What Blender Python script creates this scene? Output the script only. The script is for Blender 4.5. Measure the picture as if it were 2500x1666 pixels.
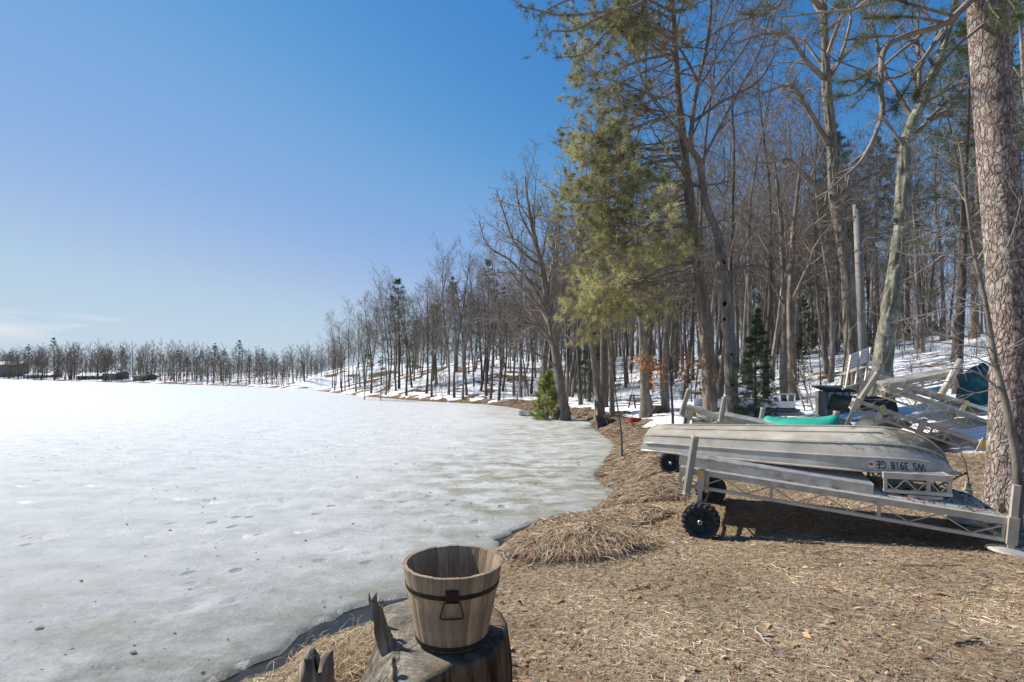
import bpy, math, random
import numpy as np
from mathutils import Vector, Matrix
R = math.radians
random.seed(7)
RG = np.random.default_rng(11)
scene = bpy.context.scene
for o in list(bpy.data.objects): bpy.data.objects.remove(o)
C = scene.collection

# ---------------------------------------------------------------- camera
CAM_Z = 2.05
FPX = 1250.0                                    # focal length in pixels of a 2500 px wide picture (18 mm)
cam_d = bpy.data.cameras.new('camera'); cam = bpy.data.objects.new('camera', cam_d); C.objects.link(cam)
cam_d.sensor_width = 36; cam_d.lens = 18; cam_d.shift_y = 64 / 2500
cam_d.clip_start = .05; cam_d.clip_end = 6000
cam_m = Matrix.Translation((0, 0, CAM_Z)) @ Matrix.Rotation(R(91.5), 4, 'X') @ Matrix.Rotation(R(.5), 4, 'Z')
cam.matrix_world = cam_m
scene.camera = cam
# ---------------------------------------------------------------- sky, sun, exposure
SUN_EL, SUN_AZ = 40, -63                        # azimuth from +Y, clockwise
w = bpy.data.worlds.new('World'); scene.world = w; w.use_nodes = True
nt = w.node_tree; nt.nodes.clear()
N = nt.nodes.new; K = nt.links.new
sky = N('ShaderNodeTexSky'); sky.sky_type = 'NISHITA'; sky.sun_disc = False
sky.sun_elevation = R(SUN_EL); sky.sun_rotation = R(SUN_AZ)
sky.air_density = 1.0; sky.dust_density = 0; sky.ozone_density = 6; sky.altitude = 300
tc = N('ShaderNodeTexCoord'); sep = N('ShaderNodeSeparateXYZ'); K(tc.outputs['Generated'], sep.inputs[0])
mp = N('ShaderNodeMapping'); mp.inputs['Scale'].default_value = (3.2, 3.2, 22); K(tc.outputs['Generated'], mp.inputs[0])
cn = N('ShaderNodeTexNoise'); cn.inputs['Scale'].default_value = 1.6; cn.inputs['Detail'].default_value = 6; K(mp.outputs[0], cn.inputs[0])
cr = N('ShaderNodeMapRange'); cr.inputs[1].default_value = .53; cr.inputs[2].default_value = .70; K(cn.outputs[0], cr.inputs[0])
b1 = N('ShaderNodeMapRange'); b1.interpolation_type = 'SMOOTHSTEP'; b1.inputs[1].default_value = .035; b1.inputs[2].default_value = .065; K(sep.outputs[2], b1.inputs[0])
b2 = N('ShaderNodeMapRange'); b2.interpolation_type = 'SMOOTHSTEP'; b2.inputs[1].default_value = .125; b2.inputs[2].default_value = .075; K(sep.outputs[2], b2.inputs[0])
m1 = N('ShaderNodeMath'); m1.operation = 'MULTIPLY'; K(b1.outputs[0], m1.inputs[0]); K(b2.outputs[0], m1.inputs[1])
m2 = N('ShaderNodeMath'); m2.operation = 'MULTIPLY'; K(m1.outputs[0], m2.inputs[0]); K(cr.outputs[0], m2.inputs[1])
m3 = N('ShaderNodeMath'); m3.operation = 'MULTIPLY'; K(m2.outputs[0], m3.inputs[0]); m3.inputs[1].default_value = .75
SKY_S, EXPO = .15, .55
U0 = .13 * 2 ** .25 / 2; U1 = 1 / (SKY_S * 2 ** EXPO)
sx = N('ShaderNodeSeparateColor'); K(sky.outputs[0], sx.inputs[0]); cx = N('ShaderNodeCombineColor')   # film-like response of the blue sky: deeper zenith, softer horizon
for ch, pts in enumerate(([(0, 0), (.05, .038), (.068, .065), (.1135, .21), (.125, .236), (.25, .46), (.5, .56), (1, .62)], [(0, 0), (.135, .25), (.22, .405), (.245, .425), (.35, .53), (.46, .63), (1, .70)], [(0, 0), (.2, .45), (.29, .60), (.46, .74), (.5, .76), (.7, .79), (1, .80)])):
    a_ = N('ShaderNodeMath'); a_.operation = 'MULTIPLY'; a_.use_clamp = True; K(sx.outputs[ch], a_.inputs[0]); a_.inputs[1].default_value = U0
    fc = N('ShaderNodeFloatCurve'); cu = fc.mapping.curves[0]
    for i_, p_ in enumerate(pts):
        if i_ in (0, len(pts) - 1): cu.points[0 if i_ == 0 else len(cu.points) - 1].location = p_
        else: cu.points.new(*p_)
    for p_ in cu.points: p_.handle_type = 'AUTO_CLAMPED'
    fc.mapping.update(); K(a_.outputs[0], fc.inputs[1])
    c_ = N('ShaderNodeMath'); c_.operation = 'MULTIPLY'; K(fc.outputs[0], c_.inputs[0]); c_.inputs[1].default_value = U1; K(c_.outputs[0], cx.inputs[ch])
mx = N('ShaderNodeMixRGB'); K(m3.outputs[0], mx.inputs[0]); K(cx.outputs[0], mx.inputs[1]); mx.inputs[2].default_value = (.80 * U1, .83 * U1, .87 * U1, 1)
bg = N('ShaderNodeBackground'); bg.inputs[1].default_value = SKY_S; K(mx.outputs[0], bg.inputs[0])
wo = N('ShaderNodeOutputWorld'); K(bg.outputs[0], wo.inputs[0])
sun_d = bpy.data.lights.new('sun', 'SUN'); sun_d.energy = 5.0; sun_d.angle = R(.5); sun_d.color = (1, .94, .84)
sun = bpy.data.objects.new('sun', sun_d); C.objects.link(sun)
sd_ = Vector((math.sin(R(SUN_AZ)) * math.cos(R(SUN_EL)), math.cos(R(SUN_AZ)) * math.cos(R(SUN_EL)), math.sin(R(SUN_EL))))
sun.rotation_euler = sd_.to_track_quat('Z', 'Y').to_euler(); sun.location = (-30, 20, 40)
vs = scene.view_settings; vs.view_transform = 'Standard'; vs.look = 'None'; vs.gamma = 1; vs.use_curve_mapping = False
vs.exposure = EXPO

# ---------------------------------------------------------------- measuring helpers
_M = np.array(cam_m)
def ray(px, py):
    d = _M[:3, :3] @ np.array([(px - 1250) / FPX, (833 - py + 64) / FPX, -1.0])
    return d
def on(px, py, z=0.0):                          # where the sight line of a picture point meets height z
    d = ray(px, py); t = (z - CAM_Z) / d[2]
    return Vector((d[0] * t, d[1] * t, z))
def at(px, py, Y):                              # ... and distance Y from the camera
    d = ray(px, py); t = Y / d[1]
    return Vector((d[0] * t, Y, CAM_Z + d[2] * t))
def sstep(a, b, x):
    t = np.clip((x - a) / (b - a), 0, 1); return t * t * (3 - 2 * t)
_T = np.random.default_rng(5).random((256, 256))
def vnoise(x, y):
    xi = np.floor(x).astype(int); yi = np.floor(y).astype(int)
    fx = x - xi; fy = y - yi; fx = fx * fx * (3 - 2 * fx); fy = fy * fy * (3 - 2 * fy)
    g = lambda i, j: _T[(xi + i) & 255, (yi + j) & 255]
    return (g(0, 0) * (1 - fx) + g(1, 0) * fx) * (1 - fy) + (g(0, 1) * (1 - fx) + g(1, 1) * fx) * fy
def fbm(x, y, o=4):
    s = 0; a = .5
    for i in range(o):
        s = s + a * vnoise(x * 2 ** i + 17.3 * i, y * 2 ** i + 9.1 * i); a *= .5
    return s / (1 - .5 ** o)

# ---------------------------------------------------------------- materials
MATS = {}
def nmat(name):
    m = bpy.data.materials.new(name); m.use_nodes = True; t = m.node_tree
    b = t.nodes['Principled BSDF']; MATS[name] = m
    return m, t, b
def ramp(t, fac, stops):
    r = t.nodes.new('ShaderNodeValToRGB'); e = r.color_ramp.elements
    while len(e) < len(stops): e.new(.5)
    for i, (p, c) in enumerate(stops):
        e[i].position = p; e[i].color = (c[0], c[1], c[2], 1)
    t.links.new(fac, r.inputs[0]); return r.outputs[0]
def noise(t, scale, detail=4, stretch=(1, 1, 1), coord='Object', rough=.55, dist=0):
    tcn = t.nodes.new('ShaderNodeTexCoord'); mpn = t.nodes.new('ShaderNodeMapping'); mpn.inputs['Scale'].default_value = stretch
    n = t.nodes.new('ShaderNodeTexNoise'); n.inputs['Scale'].default_value = scale; n.inputs['Detail'].default_value = detail
    n.inputs['Roughness'].default_value = rough; n.inputs['Distortion'].default_value = dist
    t.links.new(tcn.outputs[coord], mpn.inputs[0]); t.links.new(mpn.outputs[0], n.inputs[0])
    return n.outputs[0]
def mixc(t, f, a, b, mode='MIX'):
    n = t.nodes.new('ShaderNodeMixRGB'); n.blend_type = mode
    for i, v in enumerate((f, a, b)):
        if isinstance(v, (int, float)): n.inputs[i].default_value = v if i == 0 else (v, v, v, 1)
        elif isinstance(v, tuple): n.inputs[i].default_value = (v[0], v[1], v[2], 1)
        else: t.links.new(v, n.inputs[i])
    return n.outputs[0]
def mth(t, op, a, b=0.0):
    n = t.nodes.new('ShaderNodeMath'); n.operation = op
    for i, v in enumerate((a, b)):
        if isinstance(v, (int, float)): n.inputs[i].default_value = v
        else: t.links.new(v, n.inputs[i])
    return n.outputs[0]
def mapr(t, v, a, b, c=0, d=1):
    n = t.nodes.new('ShaderNodeMapRange'); t.links.new(v, n.inputs[0])
    for i, q in enumerate((a, b, c, d)): n.inputs[i + 1].default_value = q
    return n.outputs[0]
def bump(t, b, h, strength=.4, dist=.02):
    n = t.nodes.new('ShaderNodeBump'); n.inputs['Strength'].default_value = strength; n.inputs['Distance'].default_value = dist
    t.links.new(h, n.inputs['Height']); t.links.new(n.outputs[0], b.inputs['Normal'])
def attr(t, name):
    a = t.nodes.new('ShaderNodeAttribute'); a.attribute_name = name; return a
def mat(name, stops, scale=6, stretch=(1, 1, 1), rough=.8, metal=0, bumps=.3, bdist=.01, detail=5, vary=0, spec=.3, dirt=None):
    m, t, b = nmat(name)
    n = noise(t, scale, detail, stretch)
    col = ramp(t, n, stops)
    if dirt:
        d = noise(t, dirt[1], 6, (1, 1, 1), rough=.65)
        col = mixc(t, mapr(t, d, dirt[2], dirt[3]), col, dirt[0])
    if vary:
        oi = t.nodes.new('ShaderNodeObjectInfo'); v = mapr(t, oi.outputs['Random'], 0, 1, 1 - vary, 1 + vary)
        col = mixc(t, 1.0, col, v, 'MULTIPLY')
    t.links.new(col, b.inputs['Base Color']); b.inputs['Roughness'].default_value = rough; b.inputs['Metallic'].default_value = metal
    b.inputs['Specular IOR Level'].default_value = spec
    if bumps: bump(t, b, noise(t, scale * 2.2, 5, stretch), bumps, bdist)
    return m
def cmat(name, rough=.85, spec=.2, trans=0.0):     # colour of every blade, leaf or needle from its own attribute
    m, t, b = nmat(name); a = attr(t, 'col')
    t.links.new(a.outputs['Color'], b.inputs['Base Color']); b.inputs['Roughness'].default_value = rough; b.inputs['Specular IOR Level'].default_value = spec
    if trans:
        tr = t.nodes.new('ShaderNodeBsdfTranslucent'); t.links.new(a.outputs['Color'], tr.inputs[0])
        ms = t.nodes.new('ShaderNodeMixShader'); ms.inputs[0].default_value = trans
        out = t.nodes['Material Output']; t.links.new(b.outputs[0], ms.inputs[1]); t.links.new(tr.outputs[0], ms.inputs[2]); t.links.new(ms.outputs[0], out.inputs[0])
    return m
cmat('blade', .9, .1); cmat('needle', .6, .3, .25); cmat('leaf', .8, .2, .3)
mat('bark_grey', [(.3, (.07, .058, .047)), (.5, (.17, .148, .125)), (.7, (.31, .28, .245))], 5, (1, 1, .25), .95, 0, .7, .03, vary=.25)
mat('bark_dark', [(.25, (.045, .036, .03)), (.55, (.11, .09, .075)), (.8, (.21, .18, .15))], 5, (1, 1, .25), .95, 0, .7, .03, vary=.2)
mat('bark_lichen', [(.25, (.075, .068, .055)), (.5, (.17, .16, .13)), (.75, (.30, .31, .25))], 4, (1, 1, .3), .95, 0, .8, .03, dirt=((.36, .39, .31), 2.2, .52, .72))
mat('bark_pine', [(.25, (.17, .115, .095)), (.5, (.36, .275, .235)), (.75, (.56, .475, .43))], 7, (1, 1, .6), .95, 0, .6, .02, vary=.12)
mat('bark_redpine', [(.3, (.075, .048, .036)), (.5, (.20, .138, .108)), (.7, (.36, .275, .225))], 4, (1, 1, .3), .95, 0, .6, .03, vary=.2)
mat('twig', [(.3, (.115, .092, .074)), (.55, (.20, .165, .136)), (.8, (.31, .265, .225))], 3, (1, 1, 1), .9, 0, 0, vary=.25)
mat('twig_far', [(.3, (.115, .088, .07)), (.55, (.185, .145, .12)), (.8, (.27, .22, .185))], 3, (1, 1, 1), .9, 0, 0, vary=.3)
mat('bark_mid', [(.25, (.12, .095, .075)), (.5, (.25, .205, .165)), (.75, (.42, .36, .30))], 5, (1, 1, .25), .95, 0, .7, .03)
mat('twig_pine', [(.3, (.15, .123, .098)), (.7, (.31, .265, .22))], 3, (1, 1, 1), .9, 0, 0)
mat('twig_grey', [(.3, (.22, .19, .16)), (.7, (.44, .39, .335))], 3, (1, 1, 1), .9, 0, 0, vary=.15)
mat('aluminium', [(.25, (.34, .30, .24)), (.55, (.48, .435, .365)), (.8, (.60, .555, .49))], 7, (1, 1, 1), .5, .25, .12, .004, vary=.12, spec=.5, dirt=((.22, .18, .13), 5, .56, .8))
mat('deck_alu', [(.25, (.42, .395, .35)), (.55, (.57, .545, .50)), (.8, (.68, .66, .62))], 9, (1, 1, 1), .6, .25, .15, .004, vary=.07, spec=.4, dirt=((.17, .13, .09), 4, .55, .78))
mat('deck_shaded', [(.25, (.20, .18, .15)), (.55, (.32, .295, .25)), (.8, (.45, .42, .37))], 9, (1, 1, 1), .6, .15, .15, .004, vary=.15, spec=.4)  # darker copy of the deck planks: shade within the dock stack as colour
mat('post_vinyl', [(.3, (.21, .20, .175)), (.7, (.38, .365, .325))], 5, (3, 3, .4), .7, .0, .2, .006)
mat('post_cap', [(.3, (.36, .29, .19)), (.7, (.52, .44, .31))], 8, (1, 1, 1), .8, 0, .2)
mat('rubber', [(.3, (.018, .022, .024)), (.7, (.05, .056, .058))], 12, (1, 1, 1), .75, 0, .3, .006, dirt=((.12, .10, .075), 7, .55, .8))
mat('hub_green', [(.3, (.008, .022, .022)), (.7, (.022, .045, .044))], 9, (1, 1, 1), .6, 0, .1)
mat('steel', [(.3, (.35, .34, .32)), (.7, (.55, .54, .52))], 14, (1, 1, 1), .4, .8, .1)
mat('iron', [(.3, (.018, .015, .013)), (.7, (.05, .035, .027))], 20, (1, 1, 1), .7, .4, .4, .003)
mat('yellow', [(.3, (.55, .38, .03)), (.7, (.68, .48, .05))], 9, (1, 1, 1), .6, 0, .1)
mat('black_paint', [(.3, (.012, .012, .012)), (.7, (.035, .035, .035))], 60, (1, 1, 1), .7, 0, 0, dirt=((.4, .4, .39), 45, .58, .64))
mat('sticker_red', [(.3, (.55, .06, .08)), (.7, (.65, .10, .11))], 30, (1, 1, 1), .6, 0, 0)
mat('sticker_white', [(.3, (.68, .66, .64)), (.7, (.78, .77, .76))], 30, (1, 1, 1), .6, 0, 0)
mat('stave', [(.2, (.12, .084, .055)), (.45, (.26, .185, .115)), (.62, (.37, .27, .165)), (.85, (.46, .37, .26))], 7, (5, 5, .35), .85, 0, .5, .005, vary=.26, dirt=((.20, .17, .135), 6, .46, .70))
mat('stump_top', [(.2, (.10, .09, .075)), (.5, (.27, .255, .225)), (.8, (.43, .41, .36))], 6, (1, 1, 1), .95, 0, .7, .012, dirt=((.40, .30, .15), 6, .62, .74))
mat('stump_side', [(.2, (.022, .014, .009)), (.5, (.10, .062, .038)), (.8, (.27, .18, .105))], 7, (2.2, 2.2, .22), .95, 0, .9, .02)
mat('weathered', [(.2, (.045, .033, .024)), (.5, (.19, .15, .115)), (.8, (.40, .335, .27))], 9, (3, 3, .3), .95, 0, .8, .01)
mat('white_paint', [(.3, (.66, .66, .64)), (.7, (.80, .80, .79))], 4, (1, 1, 1), .6, 0, .05, dirt=((.4, .38, .34), 3, .58, .8))
mat('grey_hull', [(.25, (.20, .20, .20)), (.55, (.33, .33, .33)), (.8, (.46, .46, .46))], 3, (1, 1, 1), .55, .3, .1)
mat('dark_hull', [(.3, (.028, .03, .032)), (.7, (.075, .075, .075))], 4, (1, 1, 1), .6, 0, .2)
mat('green_dark_hull', [(.3, (.022, .028, .018)), (.7, (.055, .062, .042))], 4, (1, 1, 1), .55, 0, .2)
mat('blue_hull', [(.3, (.012, .045, .12)), (.7, (.03, .085, .20))], 4, (1, 1, 1), .55, 0, .1)
mat('teal_hull', [(.3, (.015, .27, .20)), (.7, (.04, .38, .29))], 4, (1, 1, 1), .5, 0, .1, dirt=((.35, .42, .36), 6, .6, .85))
mat('cream', [(.3, (.52, .47, .36)), (.7, (.64, .59, .47))], 5, (1, 1, 1), .6, 0, .1)
mat('shed_grey', [(.3, (.09, .095, .095)), (.7, (.19, .195, .19))], 5, (1, 1, .3), .9, 0, .3)
mat('roof_green', [(.3, (.018, .032, .028)), (.7, (.035, .055, .048))], 6, (1, 1, 1), .85, 0, .3)
mat('snow_block', [(.3, (.78, .80, .83)), (.7, (.86, .87, .88))], 5, (1, 1, 1), .7, 0, .3, .02)
mat('cabin_brown', [(.3, (.05, .036, .028)), (.7, (.11, .08, .062))], 3, (1, 1, 3), .9, 0, .2)
mat('cabin_grey', [(.3, (.10, .11, .125)), (.7, (.19, .20, .22))], 3, (1, 1, 3), .9, 0, .2)
mat('glass_dark', [(.3, (.02, .024, .03)), (.7, (.04, .046, .055))], 3, (1, 1, 1), .12, 0, 0, spec=.6)
mat('red_paint', [(.3, (.24, .045, .035)), (.7, (.38, .08, .06))], 5, (1, 1, 1), .8, 0, .2)
mat('pole_grey', [(.3, (.15, .145, .14)), (.7, (.27, .26, .25))], 4, (1, 1, .2), .9, 0, .3, .01)
mat('lamp_glass', [(.3, (.42, .44, .45)), (.7, (.52, .54, .55))], 4, (1, 1, 1), .35, 0, 0)
mat('tarp_teal', [(.3, (.015, .075, .085)), (.7, (.04, .13, .14))], 6, (1, 1, 1), .7, 0, .5, .03)
mat('log_bark', [(.3, (.05, .035, .025)), (.7, (.16, .115, .08))], 8, (1, 1, 1), .95, 0, .5)
mat('black_hole', [(.3, (.006, .005, .004)), (.7, (.012, .01, .008))], 9, (1, 1, 1), 1, 0, 0, spec=0)
mat('rope', [(.3, (.02, .02, .018)), (.7, (.06, .055, .05))], 40, (1, 1, 1), .9, 0, .3)
mat('soil', [(.3, (.03, .02, .014)), (.7, (.085, .058, .038))], 18, (1, 1, 1), .95, 0, .6)
mat('rock', [(.3, (.10, .10, .095)), (.7, (.26, .255, .24))], 6, (1, 1, 1), .9, 0, .6, .02)

# hull of the overturned boat: dull aluminium with algae stains towards the bow
def hbark(name, stops, crack, dirt=None, sc=7):          # bark of the trunks near enough to show their cracks
    m, t, b = nmat(name)
    pc = ramp(t, noise(t, sc, 7, (1, 1, .35), rough=.7), stops)
    if dirt: pc = mixc(t, mapr(t, noise(t, dirt[1], 6, rough=.65), dirt[2], dirt[3]), pc, dirt[0])
    pc = mixc(t, attr(t, 'crack').outputs['Fac'], crack, pc)
    t.links.new(pc, b.inputs['Base Color']); b.inputs['Roughness'].default_value = .95; b.inputs['Specular IOR Level'].default_value = .12
    bump(t, b, noise(t, 22, 7, (1, 1, .35), rough=.75), .9, .02)
hbark('hb_grey', [(.28, (.09, .076, .062)), (.5, (.20, .175, .146)), (.75, (.35, .315, .27))], (.03, .024, .019))
hbark('hb_mid', [(.28, (.085, .064, .05)), (.5, (.20, .158, .124)), (.75, (.36, .30, .245))], (.032, .023, .018))
hbark('hb_lichen', [(.28, (.09, .08, .06)), (.5, (.20, .185, .145)), (.75, (.36, .355, .28))], (.035, .03, .024), ((.42, .45, .36), 2.2, .52, .70))
hbark('hb_dark', [(.28, (.06, .048, .04)), (.55, (.14, .115, .095)), (.8, (.25, .215, .18))], (.02, .016, .013))
m, t, b = nmat('bark_plates')
pc = ramp(t, noise(t, 11, 7, (1, 1, .7), rough=.7), [(.3, (.17, .12, .10)), (.48, (.36, .29, .255)), (.68, (.56, .50, .46))])
pc = mixc(t, mapr(t, noise(t, 1.6, 4), .5, .7, 0, .4), pc, (.30, .20, .155))
ck = mth(t, 'MAXIMUM', attr(t, 'crack').outputs['Fac'], mapr(t, noise(t, 3.2, 4, rough=.6), .50, .72, 0, .7))
pc = mixc(t, ck, (.15, .10, .08), pc)
vb = t.nodes.new('ShaderNodeTexVoronoi'); vb.feature = 'DISTANCE_TO_EDGE'; vb.inputs['Scale'].default_value = 19; tb_ = t.nodes.new('ShaderNodeTexCoord'); mb_ = t.nodes.new('ShaderNodeMapping'); mb_.inputs['Scale'].default_value = (1, 1, .42); t.links.new(tb_.outputs['Object'], mb_.inputs[0]); nb_ = t.nodes.new('ShaderNodeTexNoise'); nb_.inputs['Scale'].default_value = 9; nb_.inputs['Detail'].default_value = 5; t.links.new(mb_.outputs[0], nb_.inputs[0]); t.links.new(mixc(t, .14, mb_.outputs[0], nb_.outputs['Color']), vb.inputs[0])
pc = mixc(t, mapr(t, vb.outputs['Distance'], .0, .05, .6, 0), pc, (.10, .072, .06)); bh_ = mapr(t, vb.outputs['Distance'], 0, .16, 0, 1.6)
t.links.new(pc, b.inputs['Base Color']); b.inputs['Roughness'].default_value = .95; b.inputs['Specular IOR Level'].default_value = .15
bump(t, b, mth(t, 'ADD', bh_, noise(t, 30, 7, (1, 1, .6), rough=.75)), 1.0, .02)
m, t, b = nmat('boat_hull')
col = ramp(t, noise(t, 4, 6), [(.25, (.36, .315, .25)), (.5, (.50, .45, .37)), (.8, (.62, .575, .50))])
st = attr(t, 'stain')
n1 = noise(t, 5, 8, (1, 1, 2.2), rough=.7, dist=.6)
f = mapr(t, mth(t, 'ADD', n1, mth(t, 'MULTIPLY', st.outputs['Fac'], .34)), .70, .86)
col = mixc(t, mth(t, 'MULTIPLY', f, .85), col, (.115, .095, .05))
n2 = noise(t, 2.2, 7, (1, 1, .6), rough=.7)
col = mixc(t, mapr(t, n2, .48, .75, 0, .75), col, (.33, .27, .185))
t.links.new(col, b.inputs['Base Color']); b.inputs['Metallic'].default_value = .15; b.inputs['Roughness'].default_value = .5
bump(t, b, noise(t, 9, 4), .12, .006)

# ---------------------------------------------------------------- mesh building
def link(o, parent=None):
    C.objects.link(o)
    if parent is not None: o.parent = parent
    return o
def tag(o, label, cat, group=None, kind=None):
    if label: o['label'] = label
    if cat: o['category'] = cat
    if group: o['group'] = group
    if kind: o['kind'] = kind
    return o
def thing(name, label, cat, loc=(0, 0, 0), rz=0, group=None, mtx=None):
    o = bpy.data.objects.new(name, None); o.empty_display_size = .2
    if mtx is not None: o.matrix_world = mtx
    else: o.location = loc; o.rotation_euler = (0, 0, rz)
    C.objects.link(o); return tag(o, label, cat, group)
def np_mesh(name, V, F4=None, F3=None, cols=None, smooth=False, attrs=None):
    me = bpy.data.meshes.new(name); V = np.asarray(V, np.float32)
    n4 = 0 if F4 is None else len(F4); n3 = 0 if F3 is None else len(F3)
    li = []
    if n4: li.append(np.asarray(F4, np.int32).ravel())
    if n3: li.append(np.asarray(F3, np.int32).ravel())
    li = np.concatenate(li)
    me.vertices.add(len(V)); me.vertices.foreach_set('co', V.ravel())
    me.loops.add(len(li)); me.loops.foreach_set('vertex_index', li)
    me.polygons.add(n4 + n3)
    ls = np.concatenate([np.arange(n4) * 4, n4 * 4 + np.arange(n3) * 3]).astype(np.int32)
    me.polygons.foreach_set('loop_start', ls)
    if smooth: me.polygons.foreach_set('use_smooth', np.ones(n4 + n3, bool))
    if cols is not None:
        a = me.attributes.new('col', 'FLOAT_COLOR', 'POINT')
        c = np.ones((len(V), 4), np.float32); c[:, :3] = cols; a.data.foreach_set('color', c.ravel())
    for k, v in (attrs or {}).items():
        a = me.attributes.new(k, 'FLOAT', 'POINT'); a.data.foreach_set('value', np.asarray(v, np.float32))
    me.update(calc_edges=True); me.validate()
    return me
def mobj(name, me, m, parent=None):
    o = bpy.data.objects.new(name, me)
    if not me.materials: me.materials.append(MATS[m])
    return link(o, parent)
def smoothmod(o, lv=1):
    s = o.modifiers.new('subdivision', 'SUBSURF'); s.levels = lv; s.render_levels = lv; return o

class Tubes:                                     # many tapered tubes, built together
    def __init__(s): s.d = {}
    def add(s, pts, rad, sides=5):
        s.d.setdefault((len(pts), sides), []).append((pts, rad))
    def count(s): return sum(len(v) for v in s.d.values())
    def arrays(s):
        Vs, Fs = [], []; off = 0
        for (n, k), L in s.d.items():
            P = np.array([[tuple(q) for q in a[0]] for a in L], float); Rr = np.array([a[1] for a in L], float); B = len(L)
            T = np.gradient(P, axis=1); T /= np.linalg.norm(T, axis=2, keepdims=True) + 1e-9
            t0 = T.mean(1); ref = np.where(np.abs(t0[:, 2:3]) < .8, np.array([[0, 0, 1.]]), np.array([[1., 0, 0]]))
            ref = np.repeat(ref[:, None, :], n, 1)
            U = ref - (ref * T).sum(2, keepdims=True) * T; U /= np.linalg.norm(U, axis=2, keepdims=True) + 1e-9
            W = np.cross(T, U)
            a = np.arange(k) / k * 2 * np.pi
            V = P[:, :, None, :] + Rr[:, :, None, None] * (np.cos(a)[None, None, :, None] * U[:, :, None, :] + np.sin(a)[None, None, :, None] * W[:, :, None, :])
            i = np.arange(n - 1)[:, None] * k; j = np.arange(k)[None, :]; j2 = (j + 1) % k
            q = np.stack([i + j, i + j2, i + k + j2, i + k + j], -1).reshape(-1, 4)
            F = (q[None] + (np.arange(B) * n * k)[:, None, None]).reshape(-1, 4) + off
            Vs.append(V.reshape(-1, 3)); Fs.append(F); off += B * n * k
        return np.concatenate(Vs), np.concatenate(Fs)
    def mesh(s, name, smooth=True):
        V, F = s.arrays(); return np_mesh(name, V, F, smooth=smooth)

class MB:                                        # small hard-surface builder
    def __init__(s): s.v = []; s.f = []
    def box(s, c, size, rot=None):
        i = len(s.v); c = Vector(c)
        for x in (-.5, .5):
            for y in (-.5, .5):
                for z in (-.5, .5):
                    p = Vector((x * size[0], y * size[1], z * size[2]))
                    s.v.append(tuple(c + (rot @ p if rot else p)))
        s.f += [tuple(i + k for k in q) for q in ((0, 1, 3, 2), (4, 6, 7, 5), (0, 4, 5, 1), (2, 3, 7, 6), (0, 2, 6, 4), (1, 5, 7, 3))]
        return s
    def beam(s, p, q, w, h, up=(0, 0, 1)):
        p = Vector(p); q = Vector(q); d = q - p; L = d.length; d.normalize(); up = Vector(up)
        if abs(d.dot(up)) > .99: up = Vector((0, 1, 0))
        y = up.cross(d).normalized(); z = d.cross(y)
        return s.box((p + q) / 2, (L, w, h), Matrix((d, y, z)).transposed())
    def tube(s, pts, r, k=8, cap=True):
        pts = [Vector(p) for p in pts]; rr = r if isinstance(r, (list, tuple)) else [r] * len(pts); i0 = len(s.v); n = len(pts)
        ref = None
        for i, p in enumerate(pts):
            d = (pts[min(i + 1, n - 1)] - pts[max(i - 1, 0)]).normalized()
            if ref is None: ref = Vector((0, 0, 1)) if abs(d.z) < .8 else Vector((1, 0, 0))
            u = (ref - ref.dot(d) * d).normalized(); ref = u; v = d.cross(u)
            for j in range(k):
                a = 2 * math.pi * j / k; s.v.append(tuple(p + rr[i] * (math.cos(a) * u + math.sin(a) * v)))
        for i in range(n - 1):
            for j in range(k):
                j2 = (j + 1) % k; s.f.append((i0 + i * k + j, i0 + i * k + j2, i0 + (i + 1) * k + j2, i0 + (i + 1) * k + j))
        if cap:
            s.f.append(tuple(i0 + j for j in range(k))[::-1]); s.f.append(tuple(i0 + (n - 1) * k + j for j in range(k)))
        return s
    def lathe(s, prof, k=24, mtx=None):           # profile of (radius, height) round z
        i0 = len(s.v); n = len(prof); mtx = mtx or Matrix.Identity(4)
        for r, z in prof:
            for j in range(k):
                a = 2 * math.pi * j / k; s.v.append(tuple(mtx @ Vector((r * math.cos(a), r * math.sin(a), z))))
        for i in range(n - 1):
            for j in range(k):
                j2 = (j + 1) % k; s.f.append((i0 + i * k + j, i0 + i * k + j2, i0 + (i + 1) * k + j2, i0 + (i + 1) * k + j))
        return s
    def prism(s, poly, p, q):                     # a polygon swept from offset p to offset q
        i0 = len(s.v); n = len(poly); p = Vector(p); q = Vector(q)
        for o in (p, q):
            for a in poly: s.v.append(tuple(Vector(a) + o))
        s.f.append(tuple(i0 + j for j in range(n))[::-1]); s.f.append(tuple(i0 + n + j for j in range(n)))
        for j in range(n): s.f.append((i0 + j, i0 + (j + 1) % n, i0 + n + (j + 1) % n, i0 + n + j))
        return s
    def mesh(s, name, smooth=False):
        me = bpy.data.meshes.new(name); me.from_pydata(s.v, [], s.f); me.update()
        if smooth: me.polygons.foreach_set('use_smooth', [True] * len(me.polygons))
        return me
    def build(s, name, m, parent=None, smooth=False): return mobj(name, s.mesh(name, smooth), m, parent)
def copy_tree(o, parent=None):
    c = o.copy(); C.objects.link(c)
    if parent is not None: c.parent = parent
    for ch in list(o.children): copy_tree(ch, c)
    return c

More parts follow.
